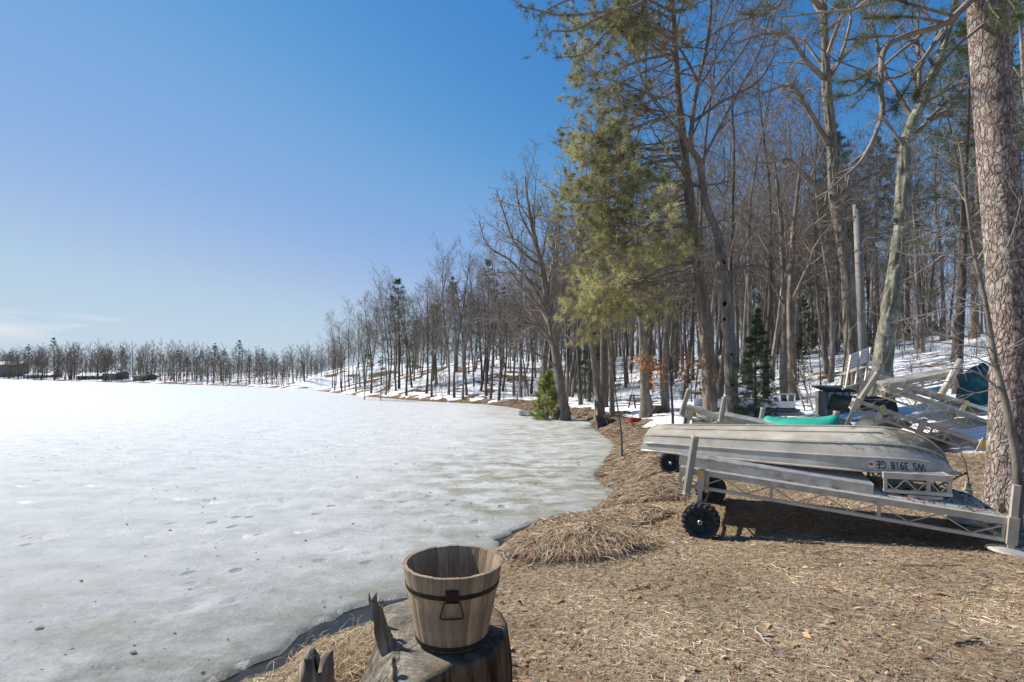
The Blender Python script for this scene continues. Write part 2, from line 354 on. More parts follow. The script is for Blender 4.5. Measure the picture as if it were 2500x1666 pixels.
# ---------------------------------------------------------------- shoreline and terrain
near = [(300, 1800), (560, 1690), (700, 1625), (870, 1535), (1050, 1440), (1190, 1385), (1248, 1318), (1318, 1292), (1391, 1273), (1471, 1254), (1487, 1222), (1512, 1203), (1465, 1174),
        (1487, 1123), (1513, 1088), (1481, 1066), (1458, 1047), (1436, 1024), (1360, 1016), (1286, 1002), (1235, 993), (1177, 987), (1022, 979), (884, 968), (757, 952)]
far = [(700, 948.5), (575, 943), (348, 935.6), (0, 926.5), (-300, 921.7)]
SH = [on(x, y)[:2] for x, y in near]
tip = SH[-1]
SH += [(tip[0] + 25, tip[1] + 25)] + [on(x, y)[:2] for x, y in far] + [(-900, 420), (-900, -200), (-4, -200), (-3.2, 0)]
SH = np.array(SH, float)
def lake_sd(x, y):                                # > 0 on land: metres from the shoreline; < 0 on the lake
    x = np.asarray(x, float); y = np.asarray(y, float)
    d = np.full(x.shape, 1e18); ins = np.zeros(x.shape, bool); n = len(SH)
    for i in range(n):
        a = SH[i]; b_ = SH[(i + 1) % n]; e = b_ - a
        tt = np.clip(((x - a[0]) * e[0] + (y - a[1]) * e[1]) / (e @ e), 0, 1)
        d = np.minimum(d, (x - a[0] - tt * e[0]) ** 2 + (y - a[1] - tt * e[1]) ** 2)
        c = (a[1] > y) != (b_[1] > y)
        with np.errstate(divide='ignore', invalid='ignore'):
            xi = (b_[0] - a[0]) * (y - a[1]) / (b_[1] - a[1] + 1e-12) + a[0]
        ins ^= c & (x < xi)
    d = np.sqrt(d); d = np.where(ins, -d, d)
    return d + (.40 * (fbm(x * 1.5 + 8, y * 1.5, 4) - .5) + .22 * (fbm(x * 5, y * 5, 2) - .5)) * (y < 40) * np.exp(-np.abs(d) / 1.2)
MOUND = on(1400, 1340, .12)
def snow_field(x, y, sd):
    n = fbm(x * .55, y * .55 + 3, 5) - .5
    n2 = fbm(x * .16 + 40, y * .16, 3) - .5
    base = sstep(8.2, 9.3, y + .25 * (x - 6))
    hz = sstep(2, -3, x) * sstep(26, 32, y); bank = sstep(.5, 2.2, sd) * (1 - hz) + hz * sstep(.0, .5, sd)   # no snow on the grassy bank
    clear = 1.2 * np.exp(-(((x - 4.6) / 1.7) ** 2 + ((y - 13.0) / 1.9) ** 2))  # bare brown patch by the pines
    hill = sstep(6, -6, x) * sstep(26, 34, y)
    n = n + 1.6 * hill * (fbm(x * .9 + 5, y * 1.3, 5) - .54)
    return .30 * base * bank - .5 * (1 - base) + 1.0 * n + .8 * n2 - .5 * clear + .05 - .3 * (1 - bank) - .11 * hill
def ground_h(x, y, full=False):
    x = np.asarray(x, float); y = np.asarray(y, float)
    sd = lake_sd(x, y); s = np.maximum(sd, 0)
    farness = sstep(-35, -75, x)
    sl = (.085 + .035 * sstep(6.5, 10, y)) * np.minimum(s, 6) + (.21 - .12 * farness + .03 * sstep(4, -4, x) * (1 - farness)) * np.clip(s - 6, 0, 21) + .10 * sstep(4, -4, x) * sstep(30, 36, y) * (1 - farness) * np.minimum(s, 6)
    z = .05 + sl + .02 * np.maximum(s - 27, 0) * (1 - .8 * sstep(80, 200, y)) * (1 - farness) + farness * 6 * sstep(60, 250, s) * sstep(-120, -260, x)
    bankn = (fbm(x * 1.3, y * 1.3, 3) - .5)
    bk = sstep(5.5, 9, y) * (1 - sstep(30, 60, y))
    z = z + bk * .20 * sstep(0, .9, s) * (1 + .8 * bankn)          # turf bank along the shore
    z = z + .05 * bankn * sstep(0, .4, s) + .16 * (fbm(x * .22, y * .22, 3) - .5) * sstep(2, 8, s)
    dm = ((x - MOUND.x) / .70) ** 2 + ((y - MOUND.y) / .40) ** 2
    z = z + .12 * np.exp(-dm) * (.6 + .8 * fbm(x * 3.1, y * 3.1, 3)) * sstep(-.35, .1, sd)
    dip = sstep(-.5, .12, sd)
    z = np.where(sd < .12, -.3 + dip * (z + .3), z)
    sf = snow_field(x, y, sd)
    z = z + .09 * sstep(0.0, .12, sf) * sstep(.1, .6, s)
    return (z, sd, sf) if full else z
def gz(x, y): return float(ground_h(np.array([x]), np.array([y]))[0])
def warp(lo, hi, c, a, n):
    s0 = math.asinh((lo - c) / a); s1 = math.asinh((hi - c) / a); return c + a * np.sinh(np.linspace(s0, s1, n))
def grid(xs, ys):
    X, Y = np.meshgrid(xs, ys, indexing='ij'); nx, ny = X.shape
    i = (np.arange(nx - 1)[:, None] * ny + np.arange(ny - 1)[None, :]).ravel()
    return X.ravel(), Y.ravel(), np.stack([i, i + ny, i + ny + 1, i + 1], 1)
X, Y, F = grid(warp(-1600, 1600, 3.2, 3.2, 470), warp(-60, 2400, 6.5, 4.5, 430))
Z, SD, SF = ground_h(X, Y, True)
lit = sstep(9, 16, Y + .3 * SD) + sstep(.7, 0, SD) * sstep(5, 7, Y) * .4
V = np.stack([X, Y, Z], 1)
keep = SD[F].max(1) > -1.6
me = np_mesh('ground', V, F[keep], smooth=True, attrs={'snow': SF, 'litter': lit, 'shore': SD})
m, t, b = nmat('ground_cover')
n_f = noise(t, 28, 8, rough=.7); n_m = noise(t, 3.0, 6, rough=.6); n_l = noise(t, .6, 4)
lawn = ramp(t, n_f, [(.28, (.08, .053, .034)), (.45, (.23, .162, .103)), (.58, (.37, .278, .18)), (.75, (.51, .41, .285))])
lawn = mixc(t, mapr(t, n_m, .5, .7, 0, .55), lawn, (.20, .115, .075))
lawn = mixc(t, mapr(t, n_l, .56, .72, 0, .4), lawn, (.17, .16, .06))
litc = ramp(t, noise(t, 14, 8, rough=.7), [(.3, (.06, .036, .022)), (.5, (.17, .10, .058)), (.72, (.30, .20, .125))])
soil = mixc(t, attr(t, 'litter').outputs['Fac'], lawn, litc)
mud = mapr(t, attr(t, 'shore').outputs['Fac'], .05, .3, 1, 0)
soil = mixc(t, mth(t, 'MULTIPLY', mud, .75), soil, (.035, .026, .018))
sn = attr(t, 'snow').outputs['Fac']
sfac = mapr(t, mth(t, 'ADD', sn, mth(t, 'MULTIPLY', mth(t, 'SUBTRACT', noise(t, 2.6, 7, rough=.65), .5), .35)), .03, .075)
snc = ramp(t, noise(t, 1.5, 5), [(.3, (.70, .715, .735)), (.7, (.84, .845, .85))])
spk = mapr(t, noise(t, 9, 9, rough=.8), .58, .68, 0, .75)
snc = mixc(t, spk, snc, (.25, .18, .12))
col = mixc(t, sfac, soil, snc)
t.links.new(col, b.inputs['Base Color']); b.inputs['Roughness'].default_value = .9; b.inputs['Specular IOR Level'].default_value = .15
bump(t, b, noise(t, 16, 8, rough=.7), .8, .03)
g = mobj('ground', me, 'ground_cover'); g['kind'] = 'structure'

# lake ice: one sheet with dents, footprints and a melted rim
X, Y, F = grid(warp(-1500, 60, -1.5, 3.2, 460), warp(-5, 900, 5.2, 4.0, 460))
SD = lake_sd(X, Y)
Zi = .02 * (fbm(X * .9, Y * .9, 4) - .5) + .012 * (fbm(X * 4, Y * 4, 3) - .5) * (np.abs(X) < 30)
rgp = np.random.default_rng(3)
pits = []
for k in range(9):                                # wandering lines of footprints
    x0 = rgp.uniform(-14, 2); y0 = rgp.uniform(5, 22); a = rgp.uniform(-.5, .5) + (math.pi if rgp.random() < .5 else 0)
    for s in range(16):
        x0 += .6 * math.cos(a); y0 += .6 * math.sin(a) * .6; a += rgp.normal(0, .08)
        pits.append((x0 + rgp.normal(0, .05), y0 + (.1 if s % 2 else -.1), rgp.uniform(.10, .15), rgp.uniform(.045, .075)))
for k in range(230): pits.append((rgp.uniform(-16, 3), 3.6 + 18 * rgp.random() ** 1.4, rgp.uniform(.07, .20), rgp.uniform(-.035, .06)))
for x0, y0, r0, dp in pits:
    mk = (np.abs(X - x0) < 3 * r0) & (np.abs(Y - y0) < 3 * r0)
    dd = ((X[mk] - x0) ** 2 + ((Y[mk] - y0) * 1.2) ** 2) / r0 ** 2 * (.6 + .9 * vnoise(X[mk] * 9, Y[mk] * 9))
    Zi[mk] -= dp * np.exp(-dd * 1.2)
wn = fbm(X * .8 + 9, Y * .8, 3)
moat = (.04 + .30 * sstep(6.3, 4.2, Y) + .38 * np.exp(-((X - .75) ** 2 + (Y - 7.2) ** 2) / 1.1)) * (.35 + 1.2 * wn)
melt = sstep(1.0, .75, -SD / np.maximum(moat, .01))
melt *= (Y < 30)
Zi = np.where(-SD < 2.2, np.maximum(Zi, -.026), Zi) * sstep(0, .5, -SD + .3) - .10 * melt
dirty = (.7 + .75 * sstep(-5, 0, X) * sstep(6, 8, Y)) * sstep(5.5 + 5 * sstep(-4, 1, X) * sstep(7, 10, Y), .3, -SD + 5 * (fbm(X * .35, Y * .35, 4) - .5)) * (Y < 60) * (.45 + .55 * fbm(X * .25 + 5, Y * .8, 3) * 1.3)
wet = np.clip(sstep(1.6, .1, -SD) * .6 * (Y < 24), 0, 1)
far_glare = sstep(1, 11, Y + .30 * np.abs(X + 1) + 7 * (fbm(X * .22 + 3, Y * .35, 4) - .5))  # ice whitens with distance: grazing sun reflection put into the colour
keep = SD[F].min(1) < .35
me = np_mesh('ice', np.stack([X, Y, Zi], 1), F[keep], smooth=True, attrs={'dirty': dirty, 'far_glare': far_glare, 'wet': wet})
m, t, b = nmat('lake_ice')
cr_ = attr(t, 'far_glare').outputs['Fac']
a1 = noise(t, 1.9, 10, (1, 1.15, 1), rough=.72, dist=.3)
gl = ramp(t, a1, [(.36, (.37, .375, .375)), (.5, (.60, .61, .615)), (.60, (.84, .85, .855))])
spk2 = mapr(t, noise(t, 26, 5, rough=.95), .55, .60, 0, .9); gl = mixc(t, spk2, gl, (.84, .85, .86)); gl = mixc(t, mapr(t, noise(t, 16, 6, rough=.85), .49, .36, 0, .6), gl, (.22, .225, .22))
wh = ramp(t, noise(t, 1.3, 9, (1, 1.4, 1), rough=.7), [(.34, (.60, .61, .62)), (.5, (.74, .75, .755)), (.66, (.84, .845, .85))])
f = mapr(t, mth(t, 'ADD', cr_, mth(t, 'MULTIPLY', mth(t, 'SUBTRACT', noise(t, 3.2, 9, (1, 1.3, 1), rough=.75), .5), 1.3)), .25, .75)
col = mixc(t, f, gl, wh)
dn = mth(t, 'MULTIPLY', attr(t, 'dirty').outputs['Fac'], mapr(t, noise(t, 1.3, 9, (1, 1.5, 1), rough=.72), .42, .62, .0, .85))
col = mixc(t, dn, col, (.30, .285, .185))
col = mixc(t, mth(t, 'MULTIPLY', attr(t, 'wet').outputs['Fac'], .55), col, (.20, .195, .15))
col = mixc(t, mapr(t, noise(t, 9, 7, rough=.75), .62, .78, 0, .45), col, (.30, .28, .22))
col = mixc(t, 1.0, col, (1.0, .995, .975), 'MULTIPLY')
vo = t.nodes.new('ShaderNodeTexVoronoi'); vo.voronoi_dimensions = '2D'; vo.inputs['Scale'].default_value = 1.5; tv = t.nodes.new('ShaderNodeTexCoord'); t.links.new(tv.outputs['Object'], vo.inputs[0])
dent = mth(t, 'MULTIPLY', mapr(t, mth(t, 'ADD', vo.outputs['Distance'], mth(t, 'MULTIPLY', mth(t, 'SUBTRACT', noise(t, 9, 3), .5), .16)), .13, .05), mapr(t, noise(t, .45, 3), .50, .58))
col = mixc(t, mth(t, 'MULTIPLY', dent, .6), col, (.26, .265, .265))
t.links.new(col, b.inputs['Base Color']); b.inputs['Roughness'].default_value = .34; b.inputs['Specular IOR Level'].default_value = .45
hh = mth(t, 'ADD', mth(t, 'MULTIPLY', dent, -1.6), mth(t, 'ADD', noise(t, 40, 5, rough=.9), mth(t, 'MULTIPLY', noise(t, 7, 8, rough=.75), 1.8)))
bump(t, b, hh, 1.0, .035)
ice = mobj('ice', me, 'lake_ice'); ice['kind'] = 'structure'
# open water in the melted rim
X, Y, F = grid(np.linspace(-6, 6, 60), np.linspace(1.5, 24, 100))
keep = (np.abs(lake_sd(X, Y))[F].min(1) < 1.6)
me = np_mesh('water', np.stack([X, Y, X * 0 - .035], 1), F[keep], smooth=True)
m, t, b = nmat('lake_water')
t.links.new(ramp(t, noise(t, 3, 5), [(.3, (.012, .012, .012)), (.7, (.04, .036, .028))]), b.inputs['Base Color'])
b.inputs['Roughness'].default_value = .12; b.inputs['Specular IOR Level'].default_value = .25
bump(t, b, noise(t, 9, 4), .2, .01)
wa = mobj('water', me, 'lake_water'); wa['kind'] = 'structure'

# ---------------------------------------------------------------- trees
def norm3(v):
    l = math.sqrt(v[0] * v[0] + v[1] * v[1] + v[2] * v[2]) + 1e-12; return (v[0] / l, v[1] / l, v[2] / l)
def perp(d):
    a = (0, 0, 1) if abs(d[2]) < .9 else (1, 0, 0)
    u = norm3((d[1] * a[2] - d[2] * a[1], d[2] * a[0] - d[0] * a[2], d[0] * a[1] - d[1] * a[0]))
    v = (d[1] * u[2] - d[2] * u[1], d[2] * u[0] - d[0] * u[2], d[0] * u[1] - d[1] * u[0])
    return u, v
def interp(pts, t):
    x = t * (len(pts) - 1); i = min(int(x), len(pts) - 2); f = x - i
    return tuple(pts[i][k] * (1 - f) + pts[i + 1][k] * f for k in range(3)), norm3(tuple(pts[i + 1][k] - pts[i][k] for k in range(3)))
def grow(A, p, d, L, r, lev, P, rng, tips=None, floor=None):
    n = P['n'][lev]; seg = L / n; pts = [p]; w_ = P['wob'][lev]; up = P['up'][lev]
    for i in range(n):
        d = norm3((d[0] + rng.gauss(0, w_), d[1] + rng.gauss(0, w_), d[2] + rng.gauss(0, w_) + up))
        p = (p[0] + d[0] * seg, p[1] + d[1] * seg, p[2] + d[2] * seg); pts.append(p)
    rad = [r * (1 - (1 - P['end']) * i / n) for i in range(n + 1)]
    A.add(pts, rad, P['s'][lev])
    kids(A, pts, rad, L, lev, P, rng, tips)
def kids(A, pts, rad, L, lev, P, rng, tips=None, t0=None, nb=None, bias=None, lens=None):
    if lev >= P['max']:
        if tips is not None: tips.append((pts[-1], norm3(tuple(pts[-1][k] - pts[-2][k] for k in range(3))), lev))
        if tips is not None and P.get('mid'):
            for q in P['mid']:
                a, b_ = interp(pts, q); tips.append((a, b_, lev))
        return
    nb = nb if nb is not None else P['nb'][lev]; t0 = t0 if t0 is not None else P['t0'][lev]; az = rng.random() * 6.28
    for j in range(nb):
        tt = t0 + (1 - t0) * (j + rng.random() * .9) / nb
        q, d = interp(pts, min(tt, .995)); u, v = perp(d); az += 2.4 + rng.gauss(0, .5)
        an = P['ang'][lev] * (1 + rng.gauss(0, .18)); ca, sa = math.cos(an), math.sin(an)
        c, s = math.cos(az), math.sin(az)
        dd = tuple(d[k] * ca + (u[k] * c + v[k] * s) * sa for k in range(3))
        if bias: dd = norm3(tuple(dd[k] + bias[k] for k in range(3)))
        rr = rad[min(int(tt * (len(rad) - 1)), len(rad) - 1)] * P['rr'][lev] * rng.uniform(.7, 1.05)
        LL = (lens(tt) if lens else L * P['lr'][lev] * (1 - P['sh'][lev] * (tt - t0) / (1 - t0 + 1e-6))) * rng.uniform(.65, 1.15)
        grow(A, q, dd, LL, max(rr, P.get('rmin', .004)), lev + 1, P, rng, tips)
def curve(pts, n):                                # Catmull-Rom through control points
    pts = [np.array(p, float) for p in pts]; q = [2 * pts[0] - pts[1]] + pts + [2 * pts[-1] - pts[-2]]; out = []
    m_ = len(pts) - 1
    for i in range(n):
        x = i / (n - 1) * m_; k = min(int(x), m_ - 1); t = x - k; a, b_, c, d = q[k:k + 4]
        out.append(tuple(.5 * ((2 * b_) + (-a + c) * t + (2 * a - 5 * b_ + 4 * c - d) * t * t + (-a + 3 * b_ - 3 * c + d) * t ** 3)))
    return out
def lerp_r(rs, n): return list(np.interp(np.linspace(0, len(rs) - 1, n), np.arange(len(rs)), rs))
def trunk_mesh(name, pts, rad, sides=20, depth=.03, cell=(.10, .32), flare=.5, furrow=False, seed=1):
    """a trunk whose bark is broken into raised plates with cracks between them"""
    P = np.array(pts, float); n = len(P); Rr = np.array(rad, float)
    T = np.gradient(P, axis=0); T /= np.linalg.norm(T, axis=1, keepdims=True)
    U = np.array([[1., 0, 0]]) - T[:, :1] * T; U /= np.linalg.norm(U, axis=1, keepdims=True); W = np.cross(T, U)
    hgt = np.concatenate([[0], np.cumsum(np.linalg.norm(np.diff(P, axis=0), axis=1))])
    a = np.arange(sides) / sides * 2 * np.pi
    A2, H2 = np.meshgrid(a, hgt); R2 = Rr[:, None] * np.ones_like(A2)
    circ = 2 * np.pi * Rr.mean(); nc = max(6, int(circ / cell[0]))
    u = A2 / (2 * np.pi) * nc; v = H2 / cell[1]
    u = u + .9 * (fbm(A2 * Rr[0] * 9 + seed, H2 * 6, 3) - .5) * np.sin(A2 / 2); v = v + 1.0 * (fbm(A2 * Rr[0] * 9 + 31, H2 * 6 + seed, 3) - .5) * np.sin(A2 / 2)
    rg = np.random.default_rng(seed); J = rg.random((128, 512, 3))
    f1 = np.full(u.shape, 9.); f2 = np.full(u.shape, 9.); hh = np.zeros(u.shape)
    for di in (-1, 0, 1):
        for dj in (-1, 0, 1):
            ci = np.floor(u).astype(int) + di; cj = np.floor(v).astype(int) + dj
            jj = J[ci % nc % 128, cj % 512]
            d = np.hypot(u - ci - .15 - .7 * jj[..., 0], v - cj - .1 - .8 * jj[..., 1])
            nw = d < f1; f2 = np.where(nw, f1, np.minimum(f2, d)); hh = np.where(nw, jj[..., 2], hh); f1 = np.where(nw, d, f1)
    crack = sstep(.0, .16, f2 - f1)
    dz = depth * (crack * (.55 + .6 * hh) - .6) + depth * .5 * (fbm(A2 * 8, H2 * 9, 3) - .5)
    if furrow:                                    # long braided ridges instead of plates
        kf = max(5, int(circ / .055)); wv = .55 * (fbm(A2 * 2 + seed, H2 * 1.5, 2) - .5) * np.sin(A2 / 2)
        nn_ = fbm((A2 / (2 * np.pi) * kf + wv * kf * .12) % 256, H2 / .7 + seed * 3, 3); crack = sstep(.28, .56, nn_); dz = depth * (crack - .6); crack = .35 + .65 * crack
        if Rr.mean() < .07: crack = np.ones_like(crack)
    fl = flare * np.exp(-H2 / (Rr[0] * 1.3)) * Rr[0] * (.6 + .6 * np.sin(A2 * 5 + seed) ** 2)
    R2 = R2 + dz + fl
    V = P[:, None, :] + R2[..., None] * (np.cos(A2)[..., None] * U[:, None, :] + np.sin(A2)[..., None] * W[:, None, :])
    i = np.arange(n - 1)[:, None] * sides; j = np.arange(sides)[None, :]; j2 = (j + 1) % sides
    q = np.stack([i + j, i + j2, i + sides + j2, i + sides + j], -1).reshape(-1, 4)
    return np_mesh(name, V.reshape(-1, 3), q, smooth=True, attrs={'crack': sstep(.0, .55, crack).ravel()})
def needles(name, tips, K=14, L=.12, wd=.012, cols=((.12, .13, .045),), spread=.75, back=.10, seed=1, flat=0, rand_pos=.03, yel=None):
    """tufts of thin needles: one triangle each"""
    rg = np.random.default_rng(seed); n = len(tips)
    P = np.array([q[0] for q in tips]); D = np.array([q[1] for q in tips])
    P = np.repeat(P, K, 0); D = np.repeat(D, K, 0)
    P = P + rg.normal(0, rand_pos, P.shape) - D * rg.uniform(0, back, (len(P), 1))
    d = D * (1 - spread) + rg.normal(0, 1, P.shape) * spread * .62; d[:, 2] *= (1 - flat)
    d /= np.linalg.norm(d, axis=1, keepdims=True) + 1e-9
    s = np.cross(d, rg.normal(0, 1, P.shape)); s /= np.linalg.norm(s, axis=1, keepdims=True) + 1e-9
    ln = L * rg.uniform(.6, 1.2, (len(P), 1)); ww = wd * rg.uniform(.7, 1.3, (len(P), 1))
    V = np.stack([P - s * ww * .5, P + s * ww * .5, P + d * ln], 1).reshape(-1, 3)
    cc = np.array(cols); base = cc[rg.integers(0, len(cc), n)]
    if yel is not None: base = base * (1 + yel[0] * np.clip((yel[1] - np.array([q[0][2] for q in tips])) / yel[2], 0, 1))[:, None] ** np.array([1.15, 1.0, .7])
    base = base * (.62 + .8 * fbm(np.array([q[0][0] for q in tips]) * 1.3 + 20, np.array([q[0][2] for q in tips]) * 1.3 + 20, 2))[:, None]
    base = np.repeat(base, K, 0) * rg.uniform(.65, 1.35, (len(P), 1))
    return np_mesh(name, V, None, np.arange(len(V)).reshape(-1, 3), cols=np.repeat(base, 3, 0))

HARD = dict(n=[9, 6, 4, 3, 3], wob=[.05, .13, .17, .2, .2], up=[.02, .07, .05, .04, .03], end=.22, s=[8, 5, 3, 3, 3], max=4, nb=[11, 8, 5, 3], t0=[.36, .2, .2, .2],
            ang=[.72, .65, .7, .7], rr=[.5, .55, .6, .65], lr=[.46, .5, .48, .5], sh=[.62, .45, .4, .3], rmin=.006)
FOREST = dict(HARD, t0=[.34, .22, .2, .2], nb=[14, 8, 5, 3], lr=[.36, .5, .5, .5], ang=[.62, .65, .7, .7], n=[8, 5, 3, 2, 1], rr=[.42, .5, .6, .65], rmin=.009)
MASS = dict(HARD, max=2, nb=[12, 7], t0=[.3, .2], n=[4, 2, 1], s=[4, 3, 3], rmin=.05, lr=[.36, .5])
LOWM = dict(MASS, t0=[.06, .15], lr=[.42, .5])
BRUSH = dict(HARD, max=2, nb=[12, 6], t0=[.08, .2], n=[5, 4, 2], s=[4, 3, 3], rmin=.005, lr=[.6, .5], ang=[.6, .7], up=[.02, .06, .04], wob=[.1, .15, .2])
DISTANT = dict(HARD, max=3, nb=[13, 8, 5], t0=[.32, .2, .2], n=[6, 3, 2, 1], s=[5, 3, 3, 3], rmin=.02, lr=[.36, .5, .5])
def hardwood(name, H, r, P, seed, bark='bark_grey', twig='twig', lean=0):
    rng = random.Random(seed); root = thing(name, None, None); A = Tubes(); T = Tubes()
    n = P['n'][0]; pts = [(0, 0, -.15)]; d = (lean, 0, 1); d = norm3(d); x = (0, 0, -.15)
    for i in range(n):
        d = norm3((d[0] + rng.gauss(0, P['wob'][0]), d[1] + rng.gauss(0, P['wob'][0]), d[2] + .03)); x = tuple(x[k] + d[k] * H / n for k in range(3)); pts.append(x)
    rad = [r * (1 - .82 * (i / n) ** .9) for i in range(n + 1)]; rad[0] *= 1.25
    T.add(pts, rad, P['s'][0]); kids(A, pts, rad, H, 0, P, rng)
    mobj('trunk', T.mesh('hardwood_trunk'), bark, root); mobj('crown', A.mesh('hardwood_crown'), twig, root)['kind'] = 'stuff'
    return root
def conifer(name, H, r, seed, t0=.45, blen=.16, droop=-.02, nwh=26, bark='bark_redpine', cols=((.05, .075, .03), (.065, .085, .032), (.04, .06, .03)), K=12, L=.26, wd=.035, prof=None, wob=.02, sub=5, ang=1.35, rmin=.012, flat=.2, dead=0):
    rng = random.Random(seed); root = thing(name, None, None); A = Tubes(); T = Tubes(); tips = []
    n = 8; x = (0, 0, -.15); d = (0, 0, 1); pts = [x]
    for i in range(n):
        d = norm3((d[0] + rng.gauss(0, wob), d[1] + rng.gauss(0, wob), d[2] + .05)); x = tuple(x[k] + d[k] * H / n for k in range(3)); pts.append(x)
    rad = [r * (1 - .9 * i / n) for i in range(n + 1)]; rad[0] *= 1.2
    T.add(pts, rad, 9)
    P = dict(n=[1, 4, 3], wob=[0, .08, .14], up=[0, droop, .02], end=.3, s=[3, 4, 3], max=2, nb=[0, sub], t0=[0, .3], ang=[0, .8], rr=[0, .5], lr=[0, .42], sh=[0, .35], rmin=rmin, mid=(.35, .7))
    az = 0
    for j in range(nwh):
        tt = t0 + (1 - t0) * (j + rng.random() * .6) / nwh; f = (tt - t0) / (1 - t0)
        pr = prof(f) if prof else (.55 + .6 * math.sin(math.pi * min(1, f * .9 + .12))) * (1.05 - f) ** .6
        for k in range(rng.choice((3, 4, 4, 5))):
            q, dd = interp(pts, min(tt, .99)); az += 2.4 + rng.gauss(0, .4)
            e = ang * (1 - .45 * f); g_ = (math.sin(e) * math.cos(az), math.sin(e) * math.sin(az), math.cos(e))
            LL = H * blen * pr * rng.uniform(.6, 1.2)
            grow(A, q, g_, LL, max(.012, LL * .014), 1, P, rng, tips)
    for j in range(dead):                         # bare dead branches below the crown
        q, dd = interp(pts, rng.uniform(.2, t0)); az += 2.4
        grow(A, q, (math.cos(az), math.sin(az), -.1), H * .05 * rng.uniform(.5, 1.3), .012, 2, P, rng)
    mobj('trunk', T.mesh('conifer_trunk'), bark, root)
    mobj('branches', A.mesh('conifer_branches'), 'twig', root)['kind'] = 'stuff'
    mobj('needles', needles('conifer_needles', tips, K, L, wd, cols, seed=seed, flat=flat, rand_pos=L * .25), 'needle', root)['kind'] = 'stuff'
    return root
used = set()
def place(proto, x, y, s=1, rz=None, label='', cat='tree', group=None, name=None, lean=(0, 0), z=None):
    first = proto.name not in used
    if first: used.add(proto.name); o = proto
    else: o = copy_tree(proto)
    o.location = (x, y, (gz(x, y) if z is None else z) - .03); o.scale = (s, s, s * random.uniform(.93, 1.08))
    o.rotation_euler = (lean[0] + random.gauss(0, .02), lean[1] + random.gauss(0, .02), random.random() * 6.28 if rz is None else rz)
    return tag(o, label, cat, group)

# ---- forest kinds
F_HARD = [hardwood('bare_tree', 15, .125, FOREST, 100 + i, ('bark_grey', 'bark_dark', 'bark_grey')[i % 3]) for i in range(5)]
WIDE = dict(HARD, t0=[.28, .2, .2, .2], nb=[13, 8, 5, 3], rmin=.011, lr=[.44, .5, .5, .5], n=[9, 5, 3, 2, 1])
F_WIDE = [hardwood('bare_tree', 12.5, .135, WIDE, 200 + i, ('bark_grey', 'bark_dark')[i % 2], lean=.06) for i in range(4)]
F_PINE = [conifer('red_pine', 19, .19, 300 + i, t0=.52, nwh=15, dead=26) for i in range(3)]
F_WHITE = [conifer('white_pine', 15, .17, 310 + i, t0=.22, blen=.21, nwh=18, bark='bark_dark', K=10, L=.24, cols=((.075, .11, .045), (.10, .13, .055), (.06, .09, .045)), ang=1.45) for i in range(2)]
cone = lambda f: 1.02 * (1.02 - f) + .06
F_SPRUCE = [conifer('spruce', 7, .08, 320 + i, t0=.10, blen=.26, nwh=24, bark='bark_dark', K=14, L=.13, wd=.022, cols=((.028, .05, .022), (.04, .062, .026), (.05, .065, .03)), prof=cone, droop=-.05, sub=6, ang=1.75, rmin=.006) for i in range(2)]
D_HARD = [hardwood('bare_tree', 15, .17, DISTANT, 400 + i, 'bark_dark', 'twig_far') for i in range(4)]
SAPL = dict(HARD, max=3, nb=[9, 5, 3], t0=[.25, .2, .2], n=[7, 4, 3, 2], s=[5, 3, 3, 3], rmin=.004, lr=[.38, .5, .5], ang=[.8, .7, .7])
M_HARD = [hardwood('mass_tree', 15, .15, MASS if i % 2 else LOWM, 600 + i) for i in range(6)]
F_BRUSH = [hardwood('bare_shrub', 1.6, .016, BRUSH, 700 + i, 'bark_dark', 'twig') for i in range(4)]
F_SAP = [hardwood('bare_sapling', 5, .035, SAPL, 500 + i, 'bark_dark', 'twig') for i in range(3)]

rs = random.Random(21)
WH = lambda d, a, b_, c: a if d < 3 else (b_ if d < 11 else c)
# hill running out into the lake: hardwoods leaning over the shore
hill_pts = []
seg_i = list(range(18, len(near) - 1))
tries = 0
while len(hill_pts) < 135 and tries < 6000:
    tries += 1
    k = rs.choice(seg_i); f = rs.random(); a = SH[k] * (1 - f) + SH[k + 1] * f; e = SH[k + 1] - SH[k]; nrm = np.array([e[1], -e[0]]) / np.hypot(*e)
    off = .8 + 24 * rs.random() ** 1.7; q = a + nrm * off
    if lake_sd(q[0:1], q[1:2])[0] < .7: continue
    if q[1] < 30 and q[0] < 3.5 and off < 9: continue
    if any((q[0] - h[0]) ** 2 + (q[1] - h[1]) ** 2 < 1.4 for h in hill_pts): continue
    hill_pts.append(q)
for q in hill_pts:
    sdq = float(lake_sd(np.array([q[0]]), np.array([q[1]]))[0])
    if rs.random() < .07 and sdq > 6:
        place(rs.choice(F_WHITE), q[0], q[1], rs.uniform(.6, .85), label='dark green white pine among the bare trees of the hill over the lake', cat='pine tree', group='pines on the lakeside hill')
    else:
        lean = -.10 * math.exp(-sdq / 5)
        place(rs.choice(F_HARD[:2] + F_WIDE), q[0], q[1], rs.uniform(.66, .98) * (1 - .10 * sstep(50, 90, q[1])), label='bare hardwood %s of the lakeside hill' % WH(sdq, 'leaning over the ice at the foot', 'on the snowy slope', 'up on the back'), cat='tree', group='bare trees %s of the lakeside hill' % WH(sdq, 'at the foot', 'on the slope', 'on the back'), lean=(0, lean + rs.gauss(0, .03)))
q = at(975, 900, 62); place(F_WHITE[1], q.x, 62, .98, label='tallest pine on the lakeside hill, its dark crown above the bare trees', cat='pine tree')
